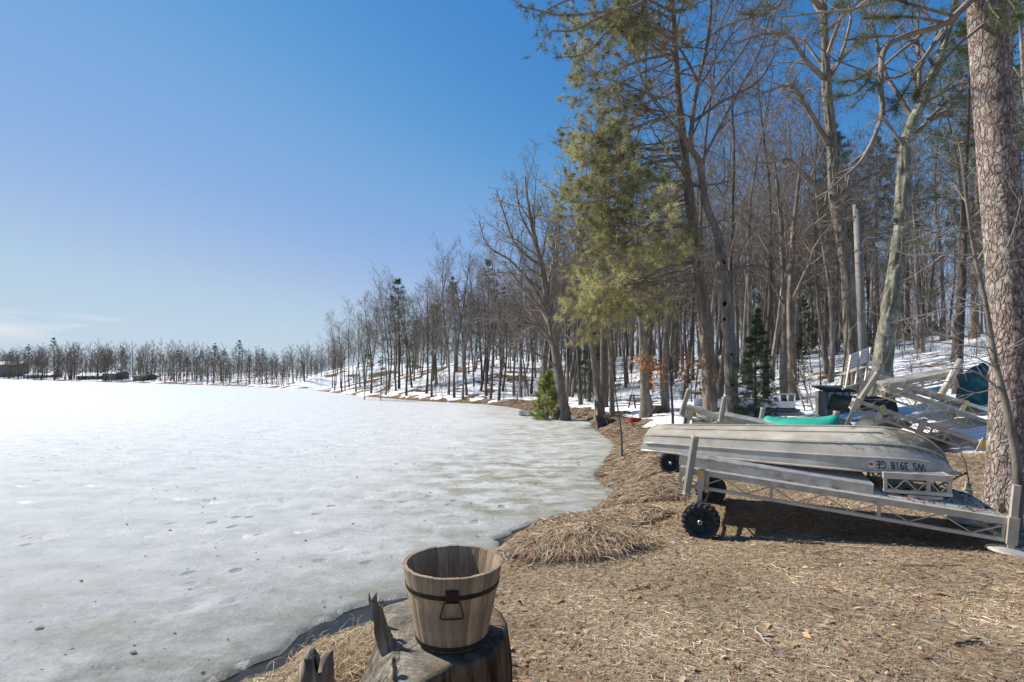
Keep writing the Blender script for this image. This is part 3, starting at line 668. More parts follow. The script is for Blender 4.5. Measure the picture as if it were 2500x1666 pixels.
# woods behind the boat yard
pts = []
tries = 0
while len(pts) < 165 and tries < 6000:
    tries += 1
    y = 19 + 55 * rs.random() ** .9; x = rs.uniform(1.5 + .05 * y, 1.12 * y + 4)
    if any((x - h[0]) ** 2 + (y - h[1]) ** 2 < 2.2 for h in pts): continue
    if lake_sd(np.array([x]), np.array([y]))[0] < 3: continue
    pts.append((x, y))
for x, y in pts:
    u = x / y
    pr = .08 if u < .55 else .26
    if rs.random() < pr and y > 23:
        place(rs.choice(F_PINE), x, y, rs.uniform(.75, 1.1), label='straight red pine with a bare lower trunk in the %s of the woods' % ('front' if y < 38 else 'depth'), cat='pine tree', group='red pines in the %s of the woods' % ('front' if y < 38 else 'depth'))
    elif rs.random() < .03 and y > 30:
        place(rs.choice(F_WHITE), x, y, rs.uniform(.6, 1), label='bushy green pine among the trunks of the snowy woods', cat='pine tree', group='green pines in the snowy woods')
    elif rs.random() < .10:
        place(rs.choice(F_SPRUCE), x, y, rs.uniform(.35, .7), label='small dark spruce growing in the snow of the woods', cat='spruce', group='small spruces in the woods')
    else:
        s_ = rs.uniform(.7, 1.15); k_ = ('front edge', 'middle', 'depth')[0 if y < 30 else (1 if y < 48 else 2)]; big = 'tall' if s_ > .93 else 'slender'
        place(rs.choice(F_HARD), x, y, s_, label='%s bare hardwood in the %s of the snowy woods' % (big, k_), cat='tree', group='%s bare trees in the %s of the woods' % (big, k_))
for i in range(60):
    y = rs.uniform(17, 45); x = rs.uniform(.15 * y, 1.1 * y)
    if lake_sd(np.array([x]), np.array([y]))[0] < 2: continue
    place(rs.choice(F_SAP), x, y, rs.uniform(.5, 1.1), label='thin leafless sapling growing up through the snow of the woods', cat='sapling', group='saplings in the snow')
for i in range(34):
    k = rs.choice(seg_i); f = rs.random(); a = SH[k] * (1 - f) + SH[k + 1] * f; e = SH[k + 1] - SH[k]; nrm = np.array([e[1], -e[0]]) / np.hypot(*e); q = a + nrm * rs.uniform(.4, 7)
    place(rs.choice(F_SAP), q[0], q[1], rs.uniform(.3, .8), label='thin bare brush growing on the bank of the lakeside hill', cat='shrub', group='brush on the lake bank')

for i in range(120):
    y = rs.uniform(16, 40); x = rs.uniform(.12 * y, 1.05 * y)
    if lake_sd(np.array([x]), np.array([y]))[0] < 2.5: continue
    place(rs.choice(F_BRUSH), x, y, rs.uniform(.5, 1.3), label='tangle of bare brush in the snow between the trunks', cat='shrub', group='brush in the woods')
for i in range(130):
    k = rs.choice(seg_i); f = rs.random(); a = SH[k] * (1 - f) + SH[k + 1] * f; e = SH[k + 1] - SH[k]; nrm = np.array([e[1], -e[0]]) / np.hypot(*e); q = a + nrm * rs.uniform(.2, 9)
    place(rs.choice(F_BRUSH), q[0], q[1], rs.uniform(.6, 1.9), label='low leafless bush on the side of the lakeside hill', cat='shrub', group='bushes on the lakeside hill')
# far shore: the front trees one by one, the wood behind them as one mass
def far_pt(px, inland):
    xs_, ys_ = zip(*[(a, b_) for a, b_ in reversed(far)] + [(757, 948), (900, 950)])
    s_ = on(px, float(np.interp(px, xs_, ys_))); d = Vector((s_.x, s_.y, 0)).normalized()
    return s_ + d * inland
for i in range(58):
    px = rs.uniform(-60, 780); q = far_pt(px, rs.uniform(2, 22))
    if q.x > SH[len(near) - 1][0] - 3 and q.y < SH[len(near) - 1][1] + 30: continue
    sc = .52 + .64 * sstep(760, 60, px)
    place(rs.choice(D_HARD), q.x, q.y, sc * rs.uniform(.75, 1.05), label='bare grey tree on the far shore of the frozen lake', cat='tree', group='bare trees on the far shore')
for px, inl, s in ((132, 6, 1.42), (68, 10, 1.35), (20, 12, 1.2), (296, 14, .95), (430, 5, .78), (395, 9, .66), (520, 8, .82), (545, 4, .62), (580, 12, .88), (480, 7, .5), (350, 6, .5), (455, 15, .6), (170, 30, .9), (610, 10, .5), (640, 16, .6), (665, 8, .4), (330, 20, .7), (250, 25, .8), (210, 6, .55), (100, 5, .7), (45, 22, 1.0), (490, 20, .7), (560, 6, .45)):
    q = far_pt(px, inl); place(rs.choice(F_WHITE), q.x, q.y, s, label='dark green pine standing on the far shore of the frozen lake', cat='pine tree', group='pines on the far shore')
V0 = []; F0 = []; off = 0
srcs = []
for o in M_HARD:
    vv = []
    for ch in o.children:
        me = ch.data; a = np.empty(len(me.vertices) * 3, np.float32); me.vertices.foreach_get('co', a); li = np.empty(len(me.loops), np.int32); me.loops.foreach_get('vertex_index', li)
        vv.append((a.reshape(-1, 3), li.reshape(-1, 4)))
    srcs.append(vv)
def wood(name, spots):
    Vs, Fs = [], []; off = 0
    for x, y, z, s in spots:
        a = rs.random() * 6.28; ca, sa = math.cos(a), math.sin(a); M = np.array([[ca, sa, 0], [-sa, ca, 0], [0, 0, 1]])
        for v, f in rs.choice(srcs):
            Vs.append((v * s) @ M + np.array([x, y, z])); Fs.append(f + off); off += len(v)
    return np_mesh(name, np.concatenate(Vs), np.concatenate(Fs), smooth=True)
sp = []
for i in range(520):
    px = rs.uniform(-130, 840); q = far_pt(px, rs.uniform(10, 120)); sp.append((q.x, q.y, gz(q.x, q.y), (.54 + .66 * sstep(760, 60, px)) * rs.choice((rs.uniform(.8, 1.1), rs.uniform(.8, 1.1), rs.uniform(.35, .7)))))
for i in range(300):                              # undergrowth along the far bank
    px = rs.uniform(-130, 800); q = far_pt(px, rs.uniform(2, 40)); sp.append((q.x, q.y, gz(q.x, q.y) - .4, rs.uniform(.16, .40)))
o = mobj('far_wood', wood('far_wood', sp), 'twig_far'); tag(o, 'mass of bare trees behind the far shore', 'wood', kind='stuff')
sp = []
for i in range(190):
    y = rs.uniform(66, 130); x = rs.uniform(-.28 * y, 1.15 * y)
    if lake_sd(np.array([x]), np.array([y]))[0] < 8: continue
    sp.append((x, y, gz(x, y), rs.uniform(.9, 1.25) * (.62 if x < .05 * y else 1)))
for i in range(110):                              # back of the lakeside hill
    k = rs.choice(seg_i); f = rs.random(); a = SH[k] * (1 - f) + SH[k + 1] * f; e = SH[k + 1] - SH[k]; nrm = np.array([e[1], -e[0]]) / np.hypot(*e); q = a + nrm * rs.uniform(14, 34)
    if lake_sd(q[0:1], q[1:2])[0] > 8: sp.append((q[0], q[1], gz(q[0], q[1]), rs.uniform(.55, .8)))
o = mobj('far_wood', wood('deep_wood', sp), 'twig'); tag(o, 'mass of bare trunks deep in the snowy woods', 'wood', kind='stuff')
for p_ in F_HARD + F_WIDE + F_PINE + F_WHITE + F_SPRUCE + D_HARD + F_SAP + M_HARD + F_BRUSH:
    if p_.name not in used:                       # kinds nobody stands for
        for ch in list(p_.children): bpy.data.objects.remove(ch)
        bpy.data.objects.remove(p_)

# ---------------------------------------------------------------- trees with a look of their own
def ppath(px, Y, dY=0):
    n = len(px); return [tuple(at(x, y, Y + dY * i / (n - 1))) for i, (x, y) in enumerate(px)]
def hero(name, label, cat, trunk, rpx, Y, bark, twig, P, seed, limbs=(), t0=.5, nb=8, sides=20, depth=.02, cell=(.1, .35), rows=120, flare=.4, bias=None, lens=None, lr=None):
    rng = random.Random(seed); root = thing(name, label, cat)
    pts = curve(ppath(trunk, Y), rows); g0 = gz(pts[0][0], pts[0][1]); dz = 0
    base = Vector((pts[0][0], pts[0][1], g0)); root.location = base
    pts = [(pts[0][0], pts[0][1], min(g0, pts[0][2]) - .3)] + pts[1:]
    k = Y / FPX / math.sqrt(1 + (base.x / base.y) ** 2); rad = [r * k for r in lerp_r(rpx, rows)]
    loc = [tuple(np.array(q) - np.array(base)) for q in pts]
    mobj('trunk', trunk_mesh('trunk', loc, rad, sides, depth, cell, flare, furrow=bark != 'bark_plates', seed=seed), bark, root)
    A = Tubes(); tips = []
    for lp, r0, r1, dY in limbs:
        c = [tuple(np.array(q) - np.array(base)) for q in curve(ppath(lp, Y, dY), 14)]; rr = [a * k for a in lerp_r([r0, r1], 14)]
        A.add(c, rr, 8); LL = sum(math.dist(c[i], c[i + 1]) for i in range(13)); kids(A, c, rr, LL, 1, P, rng, tips, t0=.15, nb=int(6 + LL * 2.2), lens=lambda t, LL=LL: max(.5, LL * .42 * (1.15 - t)))
    tr = loc[:: max(1, rows // 14)]; rr = rad[:: max(1, rows // 14)]
    kids(A, tr, rr, sum(math.dist(tr[i], tr[i + 1]) for i in range(len(tr) - 1)), 0, P, rng, tips, t0=t0, nb=nb, bias=bias, lens=lens)
    return root, A, tips, base, pts, rad
def finish(root, A, twig):
    o = mobj('crown', A.mesh('crown'), twig, root); o['kind'] = 'stuff'; return o

# big red pine at the right, with a stand of branches above and one broken bough hanging low
YA = 6.4
root, A, tips, base, pts, rad = hero('red_pine', 'massive red pine with flaking pinkish plate bark beside the dock', 'pine tree',
    [(2460, 1228), (2464, 1060), (2468, 900), (2457, 650), (2438, 420), (2421, 200), (2407, 0), (2395, -300), (2380, -800), (2370, -1500)], [57, 56, 55, 54, 54, 53, 51, 46, 36, 12], YA,
    'bark_plates', 'twig', dict(HARD, max=3), 31, nb=0, sides=100, depth=.006, cell=(.06, .15), rows=480, flare=.55)
PB = dict(n=[1, 7, 4, 3], wob=[0, .08, .12, .15], up=[0, -.01, .02, .03], end=.3, s=[3, 6, 4, 3], max=3, nb=[0, 8, 4], t0=[0, .4, .35], ang=[0, .7, .7], rr=[0, .5, .6], lr=[0, .42, .45], sh=[0, .4, .3], rmin=.004, mid=(.5,))
rng = random.Random(8)
tips = []
lp = [np.array(q) - np.array(base) for q in pts]
for j in range(26):
    tt = .70 + .29 * j / 26; q, d = interp([tuple(a) for a in lp[::20]], tt); az = j * 2.4
    grow(A, q, norm3((math.cos(az), math.sin(az), .25)), 2.6 * (1.15 - .6 * (tt - .6) / .4), .030, 1, PB, rng, tips)
def addpath(px, Y0, Y1, rr, sides=7, n=22):
    m_ = len(px); c = curve([tuple(np.array(at(x, y, Y0 + (Y1 - Y0) * i / (m_ - 1))) - np.array(base)) for i, (x, y) in enumerate(px)], n)
    A.add(c, [r * Y0 / FPX for r in lerp_r(rr, n)], sides); return c
bough = addpath([(2400, -30), (2310, 55), (2210, 88), (2160, 122), (2150, 200), (2152, 285), (2108, 385), (2050, 442), (1998, 490)], 6.35, 5.7, [10, 7.5, 6.5, 6.5, 6, 5.2, 4, 2.6, 1], n=44)
dead = [addpath([(2152, 285), (2180, 320), (2205, 358)], 5.9, 5.9, [4, 3, 2], n=8)]
fresh = [[(2310, 55), (2200, 40), (2110, 45)], [(2210, 88), (2130, 90), (2065, 98)], [(2330, 40), (2240, 15), (2150, -10)], [(2400, -30), (2420, 20), (2440, 45)], [(2400, -30), (2470, 10), (2490, 50)],
         [(2250, 85), (2170, 150), (2090, 225), (2050, 235)], [(2300, 75), (2230, 170), (2140, 205), (2080, 262)], [(2310, 70), (2260, 140), (2210, 220), (2180, 270)], [(2152, 150), (2100, 190), (2060, 200)], [(2400, 60), (2330, 120), (2270, 190), (2230, 240)]]
for f_ in fresh:
    c = addpath(f_, 6.3, 5.9, [4.5, 3, 1.6], 5, 10)
    for q in range(4, 10): tips.append((c[q], norm3(tuple(np.array(c[min(q + 1, 9)]) - np.array(c[max(q - 1, 0)]))), 3))
    for q in range(5):
        a, d = interp(c, rng.uniform(.35, .95)); grow(A, a, norm3((d[0] + rng.gauss(0, .6), d[1] + rng.gauss(0, .6), d[2] + rng.gauss(0, .5))), rng.uniform(.12, .38), .006, 3, PB, rng, tips)
kids(A, bough, [.02] * 44, 2.2, 2, dict(PB, max=3, lr=[0, .4, .12], rmin=.0035), rng, None, t0=.35, nb=26)
finish(root, A, 'twig')
mobj('needles', needles('needles', tips, 34, .15, .0038, ((.085, .105, .04), (.11, .125, .05), (.15, .15, .06), (.06, .085, .04)), spread=.62, seed=4, rand_pos=.01), 'needle', root)['kind'] = 'stuff'

# slim sapling in front of it
SAPH = dict(SAPL, rmin=.0022, lr=[.3, .45, .5], nb=[10, 6, 3], up=[.02, .03, .03, .02], wob=[.05, .1, .14, .18])
YB = 5.7
sapl_limbs = [([(2412, 745), (2330, 752), (2250, 770), (2175, 790)], 3.2, .8, -.2), ([(2380, 625), (2300, 618), (2220, 624), (2180, 600)], 3.4, .8, .2), ([(2425, 850), (2340, 842), (2260, 830), (2200, 805)], 3, .7, .1),
              ([(2450, 960), (2390, 912), (2330, 900), (2260, 912)], 4, .7, -.2), ([(2365, 565), (2300, 560), (2220, 562)], 2.4, .6, .2), ([(2437, 900), (2370, 870), (2290, 868), (2200, 860)], 2.6, .6, -.1), ([(2400, 690), (2440, 640), (2475, 560), (2495, 480)], 2.6, .8, -.1), ([(2420, 820), (2340, 790), (2270, 740)], 2.2, .6, .1), ([(2445, 940), (2380, 960), (2300, 930), (2220, 945), (2150, 925)], 2.6, .6, -.15)]
root, A, tips, base, pts, rad = hero('sapling', 'slim leafless sapling with long fine twigs in front of the pink barked pine', 'sapling',
    [(2484, 1228), (2480, 1120), (2462, 1020), (2444, 940), (2426, 868), (2408, 748), (2380, 625), (2363, 520), (2354, 450), (2346, 380), (2335, 330)], [14, 12.5, 11.5, 10, 8.5, 7, 5, 4, 3, 2, .8], YB, 'hb_grey', 'twig_grey', SAPH, 77,
    limbs=sapl_limbs, t0=.35, nb=14, sides=12, depth=.003, rows=50, flare=.2, lens=lambda t: .55)
finish(root, A, 'twig_grey')

# oaks behind the dock stack
OAK = dict(HARD, n=[9, 8, 4, 3, 2], wob=[.05, .2, .24, .25, .25], up=[0, .05, .03, .02, .02], nb=[8, 8, 5, 3], rmin=.006)
root, A, tips, base, pts, rad = hero('oak_tree', 'bare grey oak with crooked limbs behind the tilted dock sections', 'oak tree',
    [(2086, 905), (2080, 860), (2071, 695), (2051, 555), (2037, 478), (2030, 344), (2020, 230), (2014, 115), (2010, 0), (2004, -200), (1996, -420)], [21, 19, 17, 15, 14, 13, 12, 10.5, 9, 6, 2], 19, 'hb_grey', 'twig', OAK, 41,
    limbs=[([(2022, 352), (1965, 255), (1930, 208), (1880, 222), (1838, 235)], 8, 2, -1), ([(2016, 475), (1960, 425), (1925, 390), (1880, 398), (1828, 395)], 7.5, 2, -1.5), ([(2012, 192), (1965, 145), (1925, 90), (1860, 85), (1790, 110)], 8, 2, -1), ([(2010, 60), (2045, 10), (2050, 50), (2040, 90)], 4, 1.5, -.5),
           ([(2012, 190), (2060, 140), (2110, 80), (2160, 10)], 6, 2, 1.5), ([(2008, 20), (1950, -20), (1880, 30), (1780, 60), (1690, 120)], 7, 1.5, -2.5), ([(2036, 490), (2090, 450), (2150, 420), (2158, 405)], 6, 2.5, -1), ([(1996, -120), (1900, -60), (1800, -30), (1700, 10)], 6, 1.5, -3)], t0=.6, nb=9, sides=44, depth=.04, cell=(.07, .3), rows=260)
finish(root, A, 'twig')
root, A, tips, base, pts, rad = hero('oak_tree', 'thick leaning oak with lichen grey furrowed bark next to the lamp pole', 'oak tree',
    [(2154, 925), (2154, 900), (2166, 800), (2186, 678), (2201, 555), (2205, 490), (2215, 344), (2259, 230), (2297, 134), (2330, 20), (2350, -150), (2360, -350)], [27, 25, 24, 21, 22, 20, 16, 12, 11, 8, 5, 1.5], 17, 'hb_lichen', 'twig', OAK, 42,
    limbs=[([(2225, 340), (2290, 270), (2340, 228), (2420, 180)], 9, 2.5, 1), ([(2230, 300), (2245, 180), (2240, 80), (2250, -60)], 8, 2, .5), ([(2297, 134), (2340, 110), (2400, 60)], 5, 1.5, .5), ([(2207, 500), (2280, 482), (2330, 490)], 4, 1, -.5)], t0=.55, nb=8, sides=48, depth=.045, cell=(.07, .26), rows=240)
finish(root, A, 'twig')

# needle-heavy pine leaning over the yard: bare on the inside, tufts outside
YF = 17
root, A, tips, base, pts, rad = hero('red_pine', 'tall leaning pine whose olive needles hang in clumps over the lake side', 'pine tree',
    [(1737, 1012), (1733, 960), (1722, 800), (1702, 640), (1688, 525), (1672, 385), (1655, 210), (1645, 60), (1638, -100), (1632, -330)], [19, 17.5, 16, 14, 12.5, 10, 7.5, 6, 4.5, 1.5], YF, 'hb_mid', 'twig', HARD, 51, nb=0, sides=44, depth=.035, cell=(.07, .24), rows=280)
PF = dict(n=[1, 7, 4, 2, 1], wob=[0, .09, .15, .2, .2], up=[0, .012, .02, .03, .03], end=.25, s=[3, 6, 4, 3, 3], max=4, nb=[0, 10, 5, 2], t0=[0, .38, .32, .3], ang=[0, .75, .75, .6], rr=[0, .5, .6, .7], lr=[0, .36, .4, .45], sh=[0, .3, .3, .2], rmin=.006, mid=(.4,))
rng = random.Random(15); lp = [tuple(np.array(q) - np.array(base)) for q in pts][::10]
bare = []
for j in range(62):
    tt = .30 + .69 * (j + rng.random()) / 62; q, d = interp(lp, tt)
    left = rng.random() < .78
    az = math.pi + rng.gauss(0, .75) if left else rng.uniform(-1.6, 1.6)
    hgt = (tt - .3) / .7
    LL = (3.9 - 1.4 * abs(hgt - .35)) * rng.uniform(.75, 1.1) * (1 if left else .55)
    if hgt > .85: LL *= .6
    el = -.22 + .35 * hgt + rng.gauss(0, .08)
    tg = tips if left and rng.random() < .93 else bare
    grow(A, q, norm3((math.cos(az), math.sin(az), el)), LL, .035 + .012 * rng.random(), 1, PF, rng, tg)
for px, r0 in (([(1694, 600), (1620, 610), (1540, 655), (1490, 705), (1450, 760)], 6), ([(1700, 640), (1610, 660), (1530, 720), (1455, 770)], 5), ([(1690, 560), (1600, 545), (1520, 600), (1445, 640)], 6), ([(1680, 460), (1590, 440), (1500, 480), (1420, 500)], 5.5), ([(1672, 385), (1580, 400), (1490, 420), (1420, 430)], 5.5), ([(1662, 280), (1580, 300), (1490, 340), (1420, 350)], 5), ([(1650, 130), (1560, 150), (1480, 180), (1420, 190)], 4.5), ([(1648, 100), (1570, 60), (1500, 70), (1450, 60)], 4.5)):
    c = [tuple(np.array(q) - np.array(base)) for q in curve(ppath(px, YF, rng.uniform(-1.5, 1)), 12)]; rr = [a * YF / FPX for a in lerp_r([r0, 1.2], 12)]
    A.add(c, rr, 6); kids(A, c, rr, 4.4, 1, PF, rng, tips, t0=.42, nb=20); kids(A, c, rr, 3, 1, PF, rng, bare, t0=.1, nb=6)
# a high bough that reaches towards the lake and the camera
def fpath(px, Y0, Y1, rr, n=20):
    m_ = len(px); c = curve([tuple(np.array(at(x, y, Y0 + (Y1 - Y0) * i / (m_ - 1))) - np.array(base)) for i, (x, y) in enumerate(px)], n)
    A.add(c, [r * Y1 / FPX for r in lerp_r(rr, n)], 6); return c
htips = []
for px, r0 in (([(1642, -110), (1620, -60), (1560, 10), (1470, 30), (1370, 38), (1300, 22), (1256, 14)], 6), ([(1642, -110), (1560, 0), (1460, 45), (1400, 75), (1345, 78), (1312, 122)], 5), ([(1642, -110), (1530, -60), (1440, -20), (1360, 12), (1303, 46)], 5), ([(1560, 10), (1480, 80), (1430, 130), (1352, 142)], 4)):
    c = fpath(px, 16.5, 11, [r0 * 1.3, r0 * .8, .9])
    for q in range(10, 20, 2): htips.append((c[q], norm3(tuple(np.array(c[min(q + 1, 19)]) - np.array(c[q - 1]))), 3))
    kids(A, c, [.02] * 20, 3.2, 2, dict(PF, max=3, lr=[0, .4, .22, .4], wob=[0, .1, .2, .25]), rng, htips, t0=.45, nb=11)
for j in range(70):                               # grey leafless twigs that fill the inside of the crown
    tt = .28 + .66 * rng.random(); q, d = interp(lp, tt); az = math.pi + rng.gauss(0, .9)
    grow(A, q, norm3((math.cos(az), math.sin(az), rng.uniform(-.45, .25))), rng.uniform(1.6, 3.6), .018, 1, dict(PF, n=[1, 8, 4, 2, 1], max=3, nb=[0, 13, 7, 2], t0=[0, .15, .15, .2], wob=[0, .14, .22, .25, .25], lr=[0, .34, .4, .5], rmin=.005), rng, None)
finish(root, A, 'twig_pine')
tips = [q for q in tips if float(fbm(np.array([q[0][0] * 1.15 + 40 + q[0][1] * .7]), np.array([q[0][2] * 1.5 + 40 - q[0][1] * .5]), 2)[0]) > .38 and rng.random() < .62]
OL = ((.29, .285, .135), (.37, .35, .165), (.46, .42, .21), (.18, .195, .09))
mobj('needles', needles('needles', tips, 30, .20, .013, OL, spread=.60, seed=9, rand_pos=.018, yel=(.18, 8, 5)), 'needle', root)['kind'] = 'stuff'
o = mobj('needles', needles('needles_high', htips, 26, .19, .007, ((.07, .085, .035), (.10, .11, .045)), spread=.6, seed=12, rand_pos=.02), 'needle', root)
print('pine tips', len(tips), len(bare), A.count())

# woodpecker tree
YG = 16
root, A, tips, base, pts, rad = hero('dead_tree', 'old curving tree with woodpecker holes and a broken pale top', 'tree',
    [(1790, 1026), (1788, 1000), (1781, 844), (1770, 710), (1757, 596), (1748, 560), (1724, 497), (1709, 402), (1688, 362), (1690, 300), (1705, 200), (1730, 90), (1740, -60)], [18, 15.5, 15, 12.5, 12, 10, 8.5, 8, 7, 5.5, 4.5, 3.5, 1.5], YG, 'hb_grey', 'twig', OAK, 61,
    limbs=[([(1775, 690), (1790, 660), (1830, 650), (1890, 660)], 5, 1, -.5), ([(1690, 300), (1760, 250), (1850, 200), (1900, 120)], 5, 1.2, -1), ([(1705, 200), (1660, 120), (1600, 60), (1520, 20)], 4, 1, -2)], t0=.5, nb=10, sides=44, depth=.03, cell=(.055, .24), rows=260)
finish(root, A, 'twig')
for hx, hy, s in ((1764, 644, .05), (1765, 745, .09), (1766, 780, .08), (1780, 867, .05), (1782, 940, .085), (1760, 640, .04)):
    q = at(hx, hy, YG); k = min(range(len(pts)), key=lambda i: abs(pts[i][2] - q.z)); c = Vector(pts[k]); d = Vector((q.x - c.x, 0, 0)); d.y = -math.sqrt(max(.0001, rad[k] ** 2 - d.x ** 2)); nn = d.normalized()
    b_ = MB(); rot = nn.to_track_quat('Z', 'Y').to_matrix().to_4x4(); b_.lathe([(s * .62, -.03), (s * .58, .012), (s * .3, .014), (0.0005, .014)], 10, Matrix.Translation(c + d * 1.0 - base) @ rot @ Matrix.Diagonal((1, 1.5, 1, 1)))
    b_.build('woodpecker_hole', 'black_hole', root, True)

# shore trees left of the yard
SHORE = dict(HARD, n=[9, 6, 4, 2, 1], wob=[.05, .17, .2, .22, .22], nb=[10, 9, 5, 3], rmin=.008, up=[0, .03, .02, .02, .02])
root, A, tips, base, pts, rad = hero('bare_tree', 'bare tree leaning out over the ice with branches sweeping to the lake', 'tree',
    [(1378, 1004), (1372, 970), (1357, 863), (1342, 768), (1326, 672), (1305, 580), (1290, 500), (1282, 430)], [14, 12, 10, 8.5, 7, 5, 3, 1], 27, 'hb_grey', 'twig', SHORE, 71,
    limbs=[([(1355, 850), (1320, 800), (1270, 790), (1200, 780), (1150, 790)], 5, 1, -2), ([(1343, 775), (1300, 700), (1250, 640), (1190, 600), (1170, 540)], 5, 1, -1), ([(1335, 720), (1350, 640), (1365, 560), (1350, 470)], 4.5, 1, 1), ([(1362, 900), (1320, 870), (1250, 850), (1180, 840)], 4, .8, -3), ([(1320, 650), (1260, 600), (1230, 520), (1210, 460)], 4, 1, 0), ([(1310, 600), (1270, 520), (1260, 450)], 3.5, .8, 1)], t0=.3, nb=16, sides=26, depth=.03, cell=(.09, .35), rows=120, bias=(-.35, 0, 0))
finish(root, A, 'twig')
root, A, tips, base, pts, rad = hero('bare_tree', 'pale trunk leaning left beside the red ramp on the bank', 'tree',
    [(1464, 968), (1458, 945), (1449, 864), (1437, 798), (1425, 700), (1420, 600), (1410, 500)], [11, 9.5, 8, 7, 5, 3.5, 1.5], 25, 'hb_grey', 'twig', SHORE, 72, t0=.45, nb=10, sides=24, depth=.03, cell=(.09, .35), rows=110)
finish(root, A, 'twig')
for nm, lab, tr, rp, Yd, bk, sd_n in (
    ('red_pine', 'dark straight pine trunk rising behind the shore bank', [(1474, 940), (1474, 860), (1473, 700), (1470, 500), (1468, 300)], [9, 8.5, 7.5, 6, 3], 30, 'hb_dark', 73),
    ('bare_tree', 'slim pale trunk close beside the dark straight pine', [(1494, 985), (1492, 900), (1486, 780), (1484, 650), (1490, 520)], [6, 5.5, 4.5, 3.5, 1.5], 24, 'hb_grey', 74),
    ('bare_tree', 'stout grey trunk standing by the firewood pile', [(1577, 985), (1574, 940), (1568, 800), (1550, 690), (1540, 560), (1545, 400)], [13, 11.5, 10, 8, 5, 2], 21, 'hb_grey', 75),
    ('bare_tree', 'grey trunk behind the orange leaved young oak', [(1625, 982), (1624, 930), (1628, 800), (1640, 650), (1650, 450)], [9.5, 8.5, 7, 5, 2], 23, 'hb_grey', 76),
    ('bare_tree', 'left of the twin grey trunks behind the white pontoon boat', [(1914, 985), (1913, 900), (1915, 740), (1908, 560), (1890, 380)], [11, 10, 8.5, 6, 2], 21, 'hb_grey', 78),
    ('bare_tree', 'right of the twin grey trunks, with a ladder against it', [(1938, 990), (1935, 900), (1930, 740), (1938, 560), (1960, 360)], [14, 11, 9, 6.5, 2], 20, 'hb_mid', 79)):
    root, A, tips, base, pts, rad = hero(nm, lab, 'tree', tr, rp, Yd, bk, 'twig', SHORE, sd_n, t0=.5, nb=9, sides=24, depth=.03, cell=(.09, .35), rows=110); finish(root, A, 'twig')
# whip-thin sapling on the turf bank
root, A, tips, base, pts, rad = hero('sapling', 'whip thin dark sapling growing from the grassy bank by the ice', 'sapling', [(1519, 1076), (1512, 1020), (1504, 970), (1496, 900), (1480, 800), (1478, 720)], [2.2, 2.0, 1.7, 1.4, 1.0, .5], 12.5, 'hb_dark', 'twig', SAPL, 80, t0=.4, nb=9, sides=8, depth=.001, rows=30, lens=lambda t: .5)
finish(root, A, 'twig')
# young oak that kept its orange leaves
def leaves(name, tips, K, s, cols, seed, rp=.12):
    rg = np.random.default_rng(seed); P = np.repeat(np.array([q[0] for q in tips]), K, 0); n = len(P); P = P + rg.normal(0, rp, P.shape)
    d = rg.normal(0, 1, (n, 3)); d[:, 2] -= .5; d /= np.linalg.norm(d, axis=1, keepdims=True); e = np.cross(d, rg.normal(0, 1, (n, 3))); e /= np.linalg.norm(e, axis=1, keepdims=True); nn = np.cross(d, e)
    ln = s * rg.uniform(.7, 1.3, (n, 1)); ww = ln * .3
    V = np.stack([P, P + d * ln * .5 + e * ww + nn * ln * .12, P + d * ln, P + d * ln * .5 - e * ww + nn * ln * .12], 1).reshape(-1, 3); i = np.arange(n)[:, None] * 4
    F3 = np.concatenate([i + np.array([[0, 1, 2]]), i + np.array([[0, 2, 3]])]); cc = np.array(cols)[rg.integers(0, len(cols), n)] * rg.uniform(.7, 1.3, (n, 1))
    return np_mesh(name, V, None, F3, cols=np.repeat(cc, 4, 0))
ORG = ((.50, .21, .085), (.42, .17, .07), (.58, .28, .12), (.36, .15, .07))
root, A, tips, base, pts, rad = hero('young_oak', 'young oak still holding dry orange leaves at the edge of the yard', 'tree', [(1643, 1020), (1640, 970), (1636, 900), (1632, 840), (1640, 770), (1650, 720)], [3.5, 3, 2.6, 2.1, 1.5, .7], 15, 'hb_dark', 'twig', dict(SAPL, nb=[9, 5, 3], up=[.01, .0, .0, .0]), 81,
    limbs=[([(1637, 905), (1600, 890), (1575, 880)], 1.6, .5, -.2), ([(1639, 940), (1670, 925), (1705, 910)], 1.4, .5, -.2), ([(1635, 870), (1670, 860), (1690, 850)], 1.4, .5, .3), ([(1634, 860), (1600, 850), (1580, 845)], 1.4, .5, .2), ([(1640, 930), (1615, 920), (1600, 900)], 1.2, .5, 0)], t0=.5, nb=5, sides=8, depth=.001, rows=30, lens=lambda t: .5)
low = [q for q in tips if q[0][2] < 2.35]
finish(root, A, 'twig'); lo_ = mobj('leaves', leaves('leaves', random.Random(2).sample(low, min(len(low), 420)), 5, .12, ORG, 5, .10), 'leaf', root); lo_['kind'] = 'stuff'

